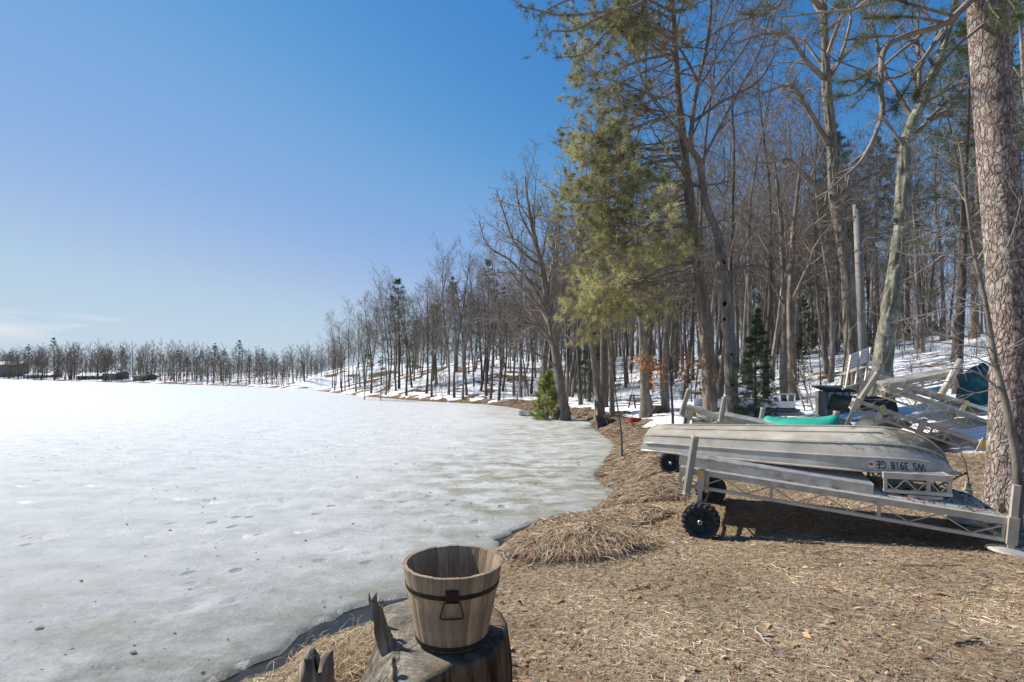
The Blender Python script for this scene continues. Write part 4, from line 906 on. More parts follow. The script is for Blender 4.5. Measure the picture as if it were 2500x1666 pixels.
# evergreens with a look of their own
q = at(1843, 990, 14.5)
o = conifer('spruce', 4.4, .06, 331, t0=.06, blen=.235, nwh=30, bark='bark_dark', K=20, L=.085, wd=.012, cols=((.07, .11, .05), (.10, .14, .06), (.13, .16, .075)), prof=cone, droop=-.05, sub=7, ang=1.8, rmin=.004)
place(o, q.x, q.y, .80, label='dark green young spruce beside the woodpecker tree', cat='spruce')
q = at(1338, 985, 27.5)
o = conifer('cedar', 3.0, .05, 332, t0=.04, blen=.42, nwh=15, bark='bark_dark', K=20, L=.12, wd=.03, cols=((.30, .34, .10), (.22, .29, .09), (.38, .39, .12)), prof=lambda f: .9 * (1.05 - f) ** .7, droop=.03, sub=7, ang=1.2, rmin=.005)
place(o, q.x, q.y, .95, label='bushy yellow green cedar on the bank near the leaning tree', cat='cedar')
for px, Yd, s in ((890, 52, .36), (930, 50, .30)):
    q = at(px, 960, Yd); place(F_WHITE[0], q.x, q.y, s, label='low olive pine at the foot of the lakeside hill by the ice', cat='pine tree', group='low pines by the ice')
for px, Yd, s, sd_n, lab in ((2335, 15, 1, 341, 'green white pine with spreading boughs behind the pink barked pine'),):
    x = (px - 1250) / FPX * Yd
    o = conifer('white_pine', 11, .11, sd_n, t0=.25, blen=.19, nwh=10, bark='bark_dark', K=16, L=.15, wd=.012, cols=((.085, .12, .05), (.12, .15, .06), (.07, .10, .045)), ang=1.45, sub=6, rmin=.006)
    place(o, x, Yd, s, label=lab, cat='pine tree')

# ---------------------------------------------------------------- wheel and dock kits (local frame: x along, y across, z up, deck top at 0)
def wheel(parent, loc, d=.40, wth=.17, axis='Y'):
    """moulded roll-in wheel: lugged tyre, dished disc with ribs, steel hub"""
    r = d / 2; rot = Matrix.Translation(loc) @ Matrix.Rotation(R(90), 4, 'X')
    tb = MB(); tb.lathe([(r * .78, -wth / 2), (r * .94, -wth * .46), (r * .955, -wth * .2), (r * .955, wth * .2), (r * .94, wth * .46), (r * .78, wth / 2), (r * .74, wth * .36), (r * .74, -wth * .36), (r * .78, -wth / 2)], 40, rot)
    ty = tb.build('tyre', 'rubber', parent, True)
    me = None
    for i in range(20):
        for s in (-1, 1):
            if me is None:
                lug = MB(); lug.box((0, 0, 0), (.035, wth * .5, .03), Matrix.Rotation(R(0), 3, 'Z')); me = lug.mesh('lug')
            a = 2 * math.pi * (i + (.25 if s > 0 else -.25)) / 20
            lo = mobj('lug', me, 'rubber', ty)
            lo.matrix_local = Matrix.Translation(loc) @ Matrix.Rotation(a, 4, 'Y') @ Matrix.Translation((0, s * wth * .25, r * .965)) @ Matrix.Rotation(s * .35, 4, 'Z')
    db = MB(); db.lathe([(r * .76, -wth * .30), (r * .6, -wth * .18), (r * .2, -wth * .16), (.001, -wth * .16)], 36, rot); db.lathe([(.001, wth * .16), (r * .2, wth * .16), (r * .6, wth * .18), (r * .76, wth * .3)], 36, rot)
    disc = db.build('disc', 'hub_green', parent, True)
    rib = None
    for i in range(5):
        for s in (-1, 1):
            if rib is None: q = MB(); q.box((0, 0, r * .46), (.03, .012, r * .60)); rib = q.mesh('rib')
            o = mobj('rib', rib, 'rubber', disc); o.matrix_local = Matrix.Translation(loc) @ Matrix.Translation((0, s * wth * .24, 0)) @ Matrix.Rotation(2 * math.pi * (i + .1) / 5, 4, 'Y')
    hb = MB(); hb.lathe([(.012, -wth * .62), (.026, -wth * .62), (.028, -wth * .3), (.028, wth * .3), (.026, wth * .62), (.012, wth * .62)], 16, rot); hb.build('hub', 'steel', parent, True)
def frame(O, ex, ey):
    ex = Vector(ex).normalized(); ey = Vector(ey); ey = (ey - ey.dot(ex) * ex).normalized(); ez = ex.cross(ey)
    M = Matrix((ex, ey, ez)).transposed().to_4x4(); M.translation = Vector(O); return M
def dock(name, label, M, L=3.05, W=1.2, H=.21, npl=8, cells=5, group=None, planks=True, plank_mat='deck_alu'):
    root = thing(name, label, 'dock', mtx=M, group=group)
    if planks:
        pw = (W - .06) / npl; b_ = MB(); b_.box((L / 2, 0, -.013), (L - .05, pw - .006, .022))
        for gx in range(3): b_.box((L / 2, (gx - 1) * pw * .28, 0), (L - .05, pw * .07, .006))
        pm = b_.mesh('plank')
        for i in range(npl):
            o = mobj('plank', pm, plank_mat, root); o.location = (0, .03 + pw * (i + .5), -.004 + .003 * random.random())
    top = MB().box((L / 2, 0, -.032), (L, .04, .066)).mesh('side_rail'); bot = MB().box((L / 2, 0, -H), (L, .034, .034)).mesh('bottom_chord')
    upm = MB().box((0, 0, -H / 2 - .024), (.032, .026, H - .084)).mesh('upright')
    for s in (0, 1):
        y = .0 if s == 0 else W
        o = mobj('side_rail', top, 'aluminium', root); o.location.y = y
        o = mobj('bottom_chord', bot, 'aluminium', root); o.location.y = y
        for i in range(cells + 1):
            if i in (0, cells) or i % 2 == 0:
                o = mobj('upright', upm, 'aluminium', root); o.location = (min(max(L * i / cells, .02), L - .02), y, 0)
    dl = L / cells / 2; dm = [MB().beam((0, 0, -.066), (dl * .98, 0, -H + .017), .012, .012).mesh('diagonal'), MB().beam((0, 0, -H + .017), (dl * .98, 0, -.066), .012, .012).mesh('diagonal')]
    for s in (0, 1):
        for i in range(cells * 2):
            o = mobj('diagonal', dm[i % 2], 'aluminium', root); o.location = (dl * i, W * s, 0)
    em = MB().box((0, W / 2, -.032), (.036, W - .042, .062)).mesh('end_rail'); eb = MB().box((0, W / 2, -H), (.03, W - .04, .03)).mesh('end_chord')
    for x in (.018, L - .018):
        o = mobj('end_rail', em, 'aluminium', root); o.location.x = x
        o = mobj('end_chord', eb, 'aluminium', root); o.location.x = x
    ed = MB().beam((0, .05, -.066), (0, W / 2, -H + .015), .012, .012).mesh('diagonal'); ed2 = MB().beam((0, W / 2, -H + .015), (0, W - .05, -.066), .012, .012).mesh('diagonal')
    for x in (.018, L - .018):
        for q in (ed, ed2): o = mobj('diagonal', q, 'aluminium', root); o.location.x = x
    return root
def post(parent, x, y, z0, z1, r=.042, mtx=None):
    """fluted bumper post with tan end caps"""
    b_ = MB(); k = 24
    for z in (z0 + .03, z1 - .03):
        for j in range(k):
            a = 2 * math.pi * j / k; rr = r * (1 if j % 3 else .86); b_.v.append((x + rr * math.cos(a), y + rr * math.sin(a), z))
    for j in range(k): b_.f.append((j, (j + 1) % k, k + (j + 1) % k, k + j))
    o = b_.build('post', 'post_vinyl', parent)
    for a, c in ((z0, z0 + .03), (z1 - .03, z1)):
        MB().lathe([(.001, a), (r * 1.03, a), (r * 1.03, c), (.001, c)], 16, Matrix.Translation((x, y, 0))).build('cap', 'post_cap', o)
    if mtx is not None: o.matrix_local = mtx
    return o
def leg(parent, x, y, z0, z1, w_=.05, foot=False, sleeve=True, yel=True, m='aluminium'):
    o = MB().box((x, y, (z0 + z1) / 2), (w_, w_, z1 - z0)).build('leg', m, parent)
    if sleeve: MB().box((x, y, -.11), (w_ + .026, w_ + .026, .26)).build('sleeve', 'aluminium', o)
    if yel: MB().box((x, y - w_ / 2 - .0165, -.04), (w_ * .9, .006, .09)).build('warning_sticker', 'yellow', o)
    if foot: MB().lathe([(.001, z0 - .012), (.17, z0 - .012), (.175, z0), (.16, z0 + .012), (.06, z0 + .03), (.001, z0 + .03)], 24, Matrix.Translation((x, y, 0))).build('foot_pad', 'aluminium', o)
    return o

# ---------------------------------------------------------------- the near dock and what is piled on it
Rn = at(2461, 1265, 4.97); Ln = at(1660, 1139, 6.33)
ex = (Rn - Ln); LA = ex.length; ey = Vector((.447, .894, .03))
MA = frame(Ln, ex, ey)
dk = dock('roll_in_dock', 'aluminium roll-in dock section resting on black wheels under the overturned boat', MA, L=LA, W=1.22, H=.215, npl=8, cells=6)
dk_inv = MA.inverted()
post(dk, .13, -.075, -.30, .42, .045, Matrix.Rotation(R(4), 4, 'Y'))
def loc_(v): return dk_inv @ Vector(v)
lg = []
for wx, wy in ((.26, -.06), (.22, 1.28)):
    top = MA @ Vector((wx, wy, .02)); gzz = gz(top.x, top.y); c = Vector((top.x, top.y, gzz + .19)); lc = loc_(c)
    leg(dk, wx, wy + (.02 if wy < 0 else -.02), lc.z - .03, .02, .05, yel=wy < 0)
    wheel(dk, (lc.x, lc.y - (.10 if wy < 0 else -.10), lc.z), .40, .17)
MB().beam((loc_(c).x, -.14, loc_(c).z), (loc_(c).x, 1.38, loc_(c).z), .022, .022).build('axle', 'steel', dk)
rt = MA @ Vector((LA + .02, -.03, 0)); fz = loc_((rt.x, rt.y, gz(rt.x, rt.y) + .02)).z
leg(dk, LA + .03, -.02, fz, .33, .052, foot=True, yel=False)
rt = MA @ Vector((LA + .02, 1.25, 0)); leg(dk, LA + .03, 1.24, loc_((rt.x, rt.y, gz(rt.x, rt.y) + .02)).z, .10, .052, foot=True, yel=False)
# flat deck panel laid on the dock
MP = MA @ Matrix.Translation((-.03, .10, .125)) @ Matrix.Rotation(R(.6), 4, 'Y') @ Matrix.Rotation(R(1.0), 4, 'Z')
pn = thing('deck_panel', 'long flat aluminium deck panel lying under the overturned boat', 'dock panel', mtx=MP)
LP, WP = 2.02, .92
pm = MB(); pw = WP / 6; pm.box((LP / 2, 0, -.012), (LP, pw - .004, .022))
for k in range(4): pm.box((LP / 2, (k - 1.5) * pw * .22, .001), (LP, pw * .06, .005))
pm = pm.mesh('plank')
for i in range(6): mobj('plank', pm, 'deck_alu', pn).location = (0, pw * (i + .5), 0)
for y in (.012, WP - .012): MB().box((LP / 2, y, -.075), (LP - .002, .022, .10)).build('side_rail', 'aluminium', pn)
for x in (.012, LP - .012): MB().box((x, WP / 2, -.0745), (.02, WP - .05, .098)).build('end_rail', 'aluminium', pn)
# small truss step standing on the dock
MS = MA @ Matrix.Translation((2.08, .26, .235)) @ Matrix.Rotation(R(-5), 4, 'Y') @ Matrix.Rotation(R(4), 4, 'Z')
st = dock('dock_step', 'short aluminium truss step standing on the dock beneath the bow', MS, L=.60, W=.72, H=.20, npl=5, cells=3)
MB().box((.36, -.02, -.24), (.30, .035, .03)).build('crosspiece', 'aluminium', st)

# ---------------------------------------------------------------- overturned boat
def boat_hull(name, label, cat, M, L, B, D, hullm, group=None, stern=.68, sections=26, bow=.8, detail=True):
    root = thing(name, label, cat, mtx=M, group=group)
    ts = np.linspace(0, 1, sections) ** .85; ts[-1] = 1
    sec = []
    def S(t, q):                                  # q 0 gunwale .. 5 keel
        b_ = B / 2 * (.93 + .07 * min(1, t / .35)) * (1 - max(0, (t - .48) / .52) ** 3.2) + .006
        d = D * (stern + (1 - stern) * min(1, t / .75))
        if t > bow: d *= math.sqrt(max(0.0, 1 - ((t - bow) / (1 - bow)) ** 2.2)) * .93 + .07
        nar = 1 - .35 * max(0, (t - .5) / .5) ** 1.5
        py = [b_, b_ * .985, b_ * .972, b_ * (.90 * nar + .0), b_ * .52 * nar, 0]
        pz = [0, .30 * d, .34 * d, .66 * d, .90 * d, d]
        x = t * L + (.10 * (1 - q / 5.0) - .10) * (t if t < .9 else t) - (.0 if t > .1 else 0) + .10 * (q / 5) * (1 - t) * .5
        return x, py[q], pz[q]
    V = []; stain = []
    for t in ts:
        row = [S(t, q) for q in range(6)]
        full = [(x, -y, z) for x, y, z in row] + [(x, y, z) for x, y, z in row[4::-1]]
        V += full; stain += [max(0, min(1, (t - .45) * 2.2)) * (.2 + .8 * (q in (3, 4, 5, 6, 7))) for q in range(11)]
    n = 11; F_ = []
    for i in range(sections - 1):
        for j in range(n - 1): F_.append((i * n + j, (i + 1) * n + j, (i + 1) * n + j + 1, i * n + j + 1))
    me = np_mesh('hull', V, F_, smooth=True, attrs={'stain': stain})
    h = mobj('hull', me, hullm, root); so = h.modifiers.new('thickness', 'SOLIDIFY'); so.thickness = .008; so.offset = -1
    if detail:
        es = h.modifiers.new('edges', 'EDGE_SPLIT'); es.split_angle = R(38)
    tr = MB(); tr.prism([V[j] for j in range(11)], (-.004, 0, 0), (.014, 0, 0)); tr.build('transom', hullm, root)
    if not detail: return root, S
    for s in (-1, 1):
        MB().tube([(S(t, 0)[0], s * (S(t, 0)[1] + .004), S(t, 0)[2] + .004) for t in ts], .013, 6).build('gunwale', 'aluminium', root, True)
        MB().tube([(S(t, 2)[0], s * (S(t, 2)[1] + .006), S(t, 2)[2]) for t in np.linspace(.01, .955, 26)], .011, 6).build('spray_rail', hullm, root, True)
        b_ = MB()
        for t in np.linspace(.01, .96, 120):
            x, y, z = S(t, 3); x4, y4, z4 = S(t, 4)
            for f in (.03, .10): b_.box((x, s * (y * (1 - f) + y4 * f), z * (1 - f) + z4 * f + .002), (.011, .011, .008))
        b_.build('rivet_strip', 'aluminium', root)['kind'] = 'stuff'
        MB().tube([(S(t, 3)[0], s * (S(t, 3)[1] + .002), S(t, 3)[2] + .001) for t in np.linspace(0, .97, 26)], .006, 5).build('chine_seam', hullm, root, True)
        MB().tube([(S(t, 4)[0], s * S(t, 4)[1], S(t, 4)[2] + .004) for t in np.linspace(.02, .80, 16)], .010, 5).build('bottom_strake', hullm, root, True)
    MB().tube([(S(t, 5)[0], 0, S(t, 5)[2] + .008) for t in np.concatenate([np.linspace(.0, .8, 14), np.linspace(.82, 1, 14)])], .013, 6).build('keel', 'aluminium', root, True)
    return root, S
Sn = at(1581, 1101, 6.96); Bw = at(2346, 1157, 5.72)
ax = Bw - Sn; nr = Vector((ax.y, -ax.x, 0)).normalized()          # towards the camera
BEAM = 1.16
Sc = Sn - nr * BEAM / 2 * .93; ax = Bw - Sc; LB = ax.length
MBt = frame(Sc, ax, -nr)
boat, S = boat_hull('rowing_boat', 'overturned aluminium rowing boat with black registration letters, bow over the dock', 'boat', MBt, LB, BEAM, .455, 'boat_hull')
# registration letters on the near side, upside down as the boat lies
def text_mesh(s, size):
    cu = bpy.data.curves.new('text', 'FONT'); cu.body = s; cu.size = size; cu.align_x = 'LEFT'; cu.resolution_u = 3; cu.offset = .004
    o = bpy.data.objects.new('text', cu); C.objects.link(o); bpy.context.view_layer.update()
    me = bpy.data.meshes.new_from_object(o.evaluated_get(bpy.context.evaluated_depsgraph_get())); bpy.data.objects.remove(o); return me
def on_side(t, v):                                # point on the near side: v 0 gunwale .. 1 spray rail
    a = S(t, 0); b_ = S(t, 1); return Vector((a[0] * (1 - v) + b_[0] * v, -(a[1] * (1 - v) + b_[1] * v) - .0, a[2] * (1 - v) + b_[2] * v))
def find_t(px):
    best = min(np.linspace(.3, .99, 300), key=lambda t: abs(project(MBt @ on_side(t, .5))[0] - px)); return float(best)
_Mi = cam_m.inverted()
def project(p):
    q = _Mi @ Vector(p); return 1250 + FPX * q.x / -q.z, 833 + 64 - FPX * q.y / -q.z
tW = find_t(2260); tE = find_t(2138)
for word, p0, p1 in (('WS', 2260, 2230), ('3918', 2218, 2176), ('GE', 2164, 2140)):
    t0_, t1_ = find_t(p0), find_t(p1); me = text_mesh(word, 1.0)
    xs = np.array([v.co[:] for v in me.vertices]); x0, x1 = xs[:, 0].min(), xs[:, 0].max(); y0, y1 = xs[:, 1].min(), xs[:, 1].max()
    for v in me.vertices:
        f = (v.co.x - x0) / (x1 - x0); g_ = (v.co.y - y0) / (y1 - y0); t_ = t0_ + (t1_ - t0_) * f; vv = .90 - .64 * g_
        p = on_side(t_, vv); p2 = on_side(t_ + .01, vv); p3 = on_side(t_, vv + .05); nn = (p2 - p).cross(p3 - p).normalized(); nn = nn if nn.y < 0 else -nn
        v.co = p + nn * .0045
    mobj('registration_letters', me, 'black_paint', boat)
for col_, a, b_, c, d, off in (('sticker_white', 2134, 2120, .36, .84, .004), ('sticker_red', 2132, 2122, .48, .74, .0055)):
    ta, tb = find_t(a), find_t(b_); q = MB()
    pts_ = [on_side(ta, c), on_side(tb, c), on_side(tb, d), on_side(ta, d)]; nn = Vector((0, -1, 0)); q.prism(pts_, nn * off, nn * (off + .0012)); q.build('sticker', col_, boat)
tip_ = Vector(S(1, 0)); rp = []
for i in range(26):
    a = i / 25; rp.append((tip_.x + .02 - .30 * math.sin(a * 3.0) * a + .03 * math.sin(a * 14), -.06 - .12 * a + .05 * math.sin(a * 9), .03 - .20 * a ** .7 + .025 * math.sin(a * 11)))
MB().tube(rp, .008, 6).build('bow_rope', 'rope', boat, True)
MB().tube([(tip_.x - .01, -.02, .25), (tip_.x + .03, -.03, .14), (tip_.x + .045, -.05, .02), (tip_.x + .06, -.06, -.12)], .005, 5).build('bow_rope', 'rope', boat, True)

# ---------------------------------------------------------------- docks drawn up behind the boat
def tilt_dock(name, label, pl, Yl, pr, Yr, wdir, **k):
    a = at(*pl, Yl); b_ = at(*pr, Yr); return dock(name, label, frame(a, b_ - a, wdir), L=(b_ - a).length, **k)
d1 = tilt_dock('dock_section', 'dock section sloping down behind the boat with a white truss end and tall posts', (1738, 1009), 9.6, (2110, 1082), 8.4, (.45, .9, 0), W=1.1, npl=6, cells=5)
post(d1, .18, -.07, -.12, .34, .046); post(d1, .75, 1.16, -.2, .22, .046); post(d1, 1.95, .6, -.05, .42, .05)
M1 = d1.matrix_world.copy()
c = at(1640, 1120, 9.4); gzz = gz(c.x, c.y)
lc = M1.inverted() @ Vector((c.x, c.y, gzz + .19)); wheel(d1, (lc.x, lc.y, lc.z), .40, .17); wheel(d1, (lc.x + .05, lc.y + 1.1, lc.z), .40, .17)
MB().beam((lc.x, lc.y - .1, lc.z), (lc.x, lc.y + 1.2, lc.z), .022, .022).build('axle', 'steel', d1); MB().beam((lc.x, lc.y + .3, lc.z), (.05, .4, -.2), .04, .04).build('strut', 'aluminium', d1)
d2 = tilt_dock('dock_section', 'small dock section with twin grey posts and a yellow tagged leg by the bare patch', (1672, 992), 10.6, (1800, 1032), 10.2, (.4, .9, 0), W=.9, npl=4, cells=3)
post(d2, -.02, -.06, -.20, .36, .046); post(d2, -.04, .34, -.18, .36, .046)
leg(d2, .16, -.03, -.52, .02, .055); leg(d2, .9, .85, -.6, .02, .055, yel=False)
s1 = tilt_dock('dock_section', 'bottom dock of the tilted stack, propped on thick grey legs in the snow', (2092, 975), 9.6, (2440, 1092), 8.6, (.42, .9, .04), W=1.2, npl=7, cells=6, plank_mat='deck_shaded')
for lx, ly, z0, w_ in ((.02, -.02, -.64, .055), (.42, -.02, -.64, .055), (1.05, -.03, -.78, .062), (1.9, -.035, -.86, .085), (.1, 1.2, -.8, .055)): leg(s1, lx, ly, z0, .06, w_, m='post_vinyl', yel=lx in (.42, 1.9))
post(s1, .04, -.08, .03, .58, .05, Matrix.Rotation(R(8), 4, 'Y'))
s2 = tilt_dock('dock_section', 'middle dock of the tilted stack with its truss side showing', (2165, 945), 10.4, (2480, 1048), 9.4, (.4, .9, .05), W=1.2, npl=7, cells=6, plank_mat='deck_shaded')
s3 = tilt_dock('dock_section', 'top dock of the tilted stack with a pale smooth deck', (2122, 905), 11.6, (2420, 1000), 10.6, (.4, .9, .0), W=1.2, npl=7, cells=6)
leg(s3, .1, .0, -.95, .02, .05, yel=False); leg(s3, .12, 1.2, -1.0, .02, .05, yel=False); leg(s3, 1.8, .0, -.9, .02, .05)
s4 = tilt_dock('dock_section', 'short truss section lying crosswise on top of the tilted stack', (2168, 938), 9.7, (2330, 906), 9.3, (.3, .95, .05), W=.8, npl=5, cells=4, H=.17)
p_ = MB(); a = at(2345, 880, 9.3); b_ = at(2299, 962, 9.2)
pp = thing('dock_post', 'loose silver dock post leaning on top of the tilted stack', 'post', mtx=frame(b_, a - b_, (0, 1, 0)))
MB().tube([(0, 0, 0), ((a - b_).length, 0, 0)], .055, 14).build('tube', 'aluminium', pp, True); MB().tube([(-.03, 0, 0), (-.002, 0, 0)], .058, 14).build('cap', 'post_cap', pp)
# slatted bench tipped up on the stack
a = at(2064, 948, 9.9); b_ = at(2112, 930, 9.9); up_ = at(2078, 868, 10.0) - a
bn = thing('slatted_bench', 'white slatted bench back sticking up over the end of the tilted stack', 'bench', mtx=frame(a, b_ - a, (0, 0, 1)))
wb = (b_ - a).length; Mi = bn.matrix_world.inverted().to_3x3(); ul = Mi @ up_
for f in (0, .5, 1): MB().beam((wb * f, 0, 0), tuple(Vector((wb * f, 0, 0)) + ul), .025, .03, (0, 1, 0)).build('post', 'aluminium', bn)
for k in range(5): p0 = ul * (.62 + .095 * k); MB().beam(tuple(p0 + Vector((-.03, 0, -.02))), tuple(p0 + Vector((wb + .03, 0, -.02))), .014, .045, tuple(ul)).build('slat', 'white_paint', bn)
for k in range(3): p0 = ul * .42 + Vector((0, 0, -.08 - .10 * k)); MB().beam(tuple(p0 + Vector((-.02, 0, 0))), tuple(p0 + Vector((wb + .02, 0, 0))), .06, .014, (0, 1, 0)).build('seat_slat', 'aluminium', bn)
MB().beam((-.05, 0, -.02), (wb + .05, 0, -.02), .03, .03).build('base_rail', 'aluminium', bn)

# ---------------------------------------------------------------- boats and odds in the yard
def lay(px, Y, dz=0):
    x = (px - 1250) / FPX * Y; x = at(px, 1000, Y).x; return Vector((x, Y, gz(x, Y) + dz))
def small_boat(name, label, px, Y, ang, L, B, D, m, roll=0, pitch=0, dz=0, cat='boat', **k):
    M = Matrix.Translation(lay(px, Y, dz)) @ Matrix.Rotation(R(ang), 4, 'Z') @ Matrix.Rotation(R(pitch), 4, 'Y') @ Matrix.Rotation(R(roll), 4, 'X')
    return boat_hull(name, label, cat, M, L, B, D, m, detail=False, **k)[0]
def canoe(name, label, px0, px1, Y0, Y1, B, D, m, dz=.04, stripe=True, lift=0):
    a = lay(px0, Y0, dz + lift); b_ = lay(px1, Y1, dz); d = b_ - a; L = d.length; M = frame(a, d, Vector((-d.y, d.x, 0)))
    root = thing(name, label, 'canoe', mtx=M); V = []; n = 24; k = 12
    for i in range(n):
        t = i / (n - 1); w_ = B / 2 * max(.03, (math.sin(math.pi * min(max(t, .02), .98)) ** .55)); h = D * (1 + .25 * abs(2 * t - 1) ** 3) * (min(1, min(t, 1 - t) / .06) ** .5 * .75 + .25)
        for j in range(k + 1):
            an = math.pi * j / k; V.append((t * L, -w_ * math.cos(an) * (1 if True else 1), h * math.sin(an) ** .7))
    F_ = [(i * (k + 1) + j, i * (k + 1) + j + 1, (i + 1) * (k + 1) + j + 1, (i + 1) * (k + 1) + j) for i in range(n - 1) for j in range(k)]
    h = mobj('hull', np_mesh('hull', V, F_, smooth=True), m, root); so = h.modifiers.new('thickness', 'SOLIDIFY'); so.thickness = .01; so.offset = -1
    MB().tube([(i / 23 * L, 0, D * (1 + .25 * abs(2 * i / 23 - 1) ** 3) * (min(1, min(i / 23, 1 - i / 23) / .06) ** .5 * .75 + .25) + .004) for i in range(1, 23)], .012, 6).build('keel', m, root, True)
    if stripe:
        q = MB(); 
        pl = []
        for i in range(10):
            t = .22 + .30 * i / 9; w_ = .10 * math.sin(math.pi * i / 9) + .01; pl.append((t, w_))
        def hs(t, an):
            w_ = B / 2 * (math.sin(math.pi * t) ** .55); h = D * (1 + .25 * abs(2 * t - 1) ** 3); return Vector((t * L, -(w_ + .006) * math.cos(an), (h + .006) * math.sin(an) ** .7))
        i0 = 0
        for t, w_ in pl:
            for s in (-1, 0, 1): q.v.append(tuple(hs(t, 1.2 + s * w_ * 2.0 + (t - .37) * 1.4)))
        for i in range(9):
            for j in range(2): q.f.append((i * 3 + j, i * 3 + j + 1, (i + 1) * 3 + j + 1, (i + 1) * 3 + j))
        q.build('cream_patch', 'cream', root, True)
    return root
canoe('canoe', 'teal green canoe lying upside down with a cream patch on its side', 1862, 2060, 9.9, 9.0, .80, .36, 'teal_hull', dz=.35)
canoe('canoe', 'dark olive canoe lying upside down with a raised end near the small shed', 2022, 2190, 13.6, 13.0, .85, .36, 'green_dark_hull', stripe=False, lift=.28)
b2 = small_boat('rowing_boat', 'blue and white boat lying upright in the snow beside the teal canoe', 1862, 11.6, 8, 2.2, 1.0, .36, 'blue_hull', roll=180, dz=.40)
MB().box((.55, -.502, -.09), (.45, .012, .12)).build('white_band', 'white_paint', b2)
b3 = small_boat('rowing_boat', 'grey overturned boat with snow on it between the spruce and the blue boat', 1842, 13.2, 4, 1.6, 1.1, .42, 'grey_hull', dz=.02)
b4 = small_boat('rowing_boat', 'silver overturned boat right behind the blue boat', 1893, 12.9, -4, 1.3, 1.0, .44, 'aluminium', dz=.02)
def mound(name, label, px, Y, sx, sy, sz, m, seed, cat):
    c = lay(px, Y, -.04); root = thing(name, label, cat, c); n, k = 10, 22; V = []
    for i in range(n):
        for j in range(k):
            a = 2 * math.pi * j / k; e = math.pi / 2 * i / (n - 1); f = 1 + .28 * (float(vnoise(np.array([3 * math.cos(a) + seed]), np.array([3 * math.sin(a) + 2 * e]))[0]) - .5)
            V.append((sx * f * math.cos(e) ** .7 * math.cos(a), sy * f * math.cos(e) ** .7 * math.sin(a), sz * f * math.sin(e) ** .8))
    F_ = [(i * k + j, i * k + (j + 1) % k, (i + 1) * k + (j + 1) % k, (i + 1) * k + j) for i in range(n - 1) for j in range(k)]
    mobj('cover', np_mesh('cover', V, F_, smooth=True), m, root); return root, c
mound('covered_boat', 'boat under a dark grey cover, half buried in snow by the canoe', 2020, 12.2, .52, .5, .36, 'dark_hull', 3, 'boat')
mound('covered_boat', 'low boat under a black cover beneath the tilted dock stack', 2155, 11.6, .55, .5, .28, 'dark_hull', 8, 'boat')
mound('tarp', 'teal tarp bundled behind the top of the tilted dock stack', 2400, 12.4, .45, .5, .95, 'tarp_teal', 5, 'tarp')
# white pontoon boat with an outboard motor
c = lay(1752, 17, 0); pt = thing('pontoon_boat', 'white pontoon boat with a low railing parked behind the trunks', 'boat', c, R(2))
for y in (0, 1.6): MB().tube([(-.05, y, .28), (.15, y, .22), (2.3, y, .22), (2.7, y, .27), (2.9, y, .36)], [.10, .22, .22, .2, .05], 12).build('pontoon', 'aluminium', pt, True)
MB().box((1.3, .8, .47), (2.75, 2.0, .06)).build('deck', 'cabin_grey', pt)
MB().box((1.2, -.21, .63), (2.6, .03, .26)).build('side_panel', 'white_paint', pt); MB().box((1.2, 1.81, .63), (2.6, .03, .26)).build('side_panel', 'white_paint', pt)
MB().box((1.2, -.228, .52), (2.6, .01, .05)).build('stripe', 'cabin_brown', pt)
MB().beam((1.75, -.21, 1.0), (2.5, -.21, 1.0), .03, .04).build('rail', 'white_paint', pt)
for x in (1.76, 2.0, 2.25, 2.49): MB().box((x, -.21, .87), (.035, .03, .24)).build('rail_post', 'white_paint', pt)
MB().box((2.15, -.19, .80), (.16, .012, .12)).build('window', 'glass_dark', pt)
c = lay(1712, 14.4, 0); b5 = thing('skiff', 'small white skiff with a white outboard motor on its stern', 'boat', c, R(0))
hull = MB().prism([(0, -.3, .16), (0, -.42, .42), (0, .42, .42), (0, .3, .16)], (-.4, 0, 0), (1.2, 0, 0)).build('hull', 'white_paint', b5); MB().box((.4, -.43, .40), (1.62, .03, .05)).build('gunwale', 'cabin_brown', b5)
MB().lathe([(.001, .30), (.11, .29), (.135, .22), (.135, .06), (.09, 0), (.001, 0)], 14, Matrix.Translation((-.42, -.1, .50)) @ Matrix.Diagonal((1.2, .8, 1, 1))).build('motor_cowl', 'white_paint', b5, True)
MB().box((-.46, -.1, .32), (.09, .07, .40)).build('motor_leg', 'dark_hull', b5)
# snow lumps fallen on hulls
# small shed, ladder
c = lay(2018, 15.2, 0); sh = thing('shed', 'little grey shed with a green roof and windows beyond the dock stack', 'shed', c, R(-6)); sh.scale = (.75, .75, .82)
MB().box((.45, 0, .30), (.9, .03, .60)).build('wall', 'shed_grey', sh); MB().box((.45, .9, .47), (.9, .03, .94)).build('wall', 'shed_grey', sh)
for x in (.015, .885): MB().box((x, .45, .47), (.03, .866, .94)).build('wall', 'shed_grey', sh)
for x in (.04, .33, .62, .86): MB().box((x, 0, .77), (.07, .034, .34)).build('window_post', 'shed_grey', sh)
for k in range(3): MB().box((.185 + .29 * k, .004, .77), (.22, .008, .33)).build('pane', 'lamp_glass', sh)
MB().prism([(-.12, -.16, .92), (-.12, 1.0, 1.10), (-.12, 1.0, 1.15), (-.12, -.16, .97)], (0, 0, 0), (1.14, 0, 0)).build('roof', 'roof_green', sh)
a = lay(1975, 17.0); b_ = at(1944, 905, 18.8)
ld = thing('ladder', 'dark wooden ladder leaning against the right twin trunk', 'ladder', mtx=frame(a, b_ - a, (1, 0, 0))); Ll = (b_ - a).length
for y in (-.13, .13): MB().box((Ll / 2, y, 0), (Ll, .035, .05)).build('rail', 'weathered', ld)
for k in range(5): MB().box((Ll * (k + .5) / 5, 0, 0), (.03, .226, .025)).build('rung', 'weathered', ld)
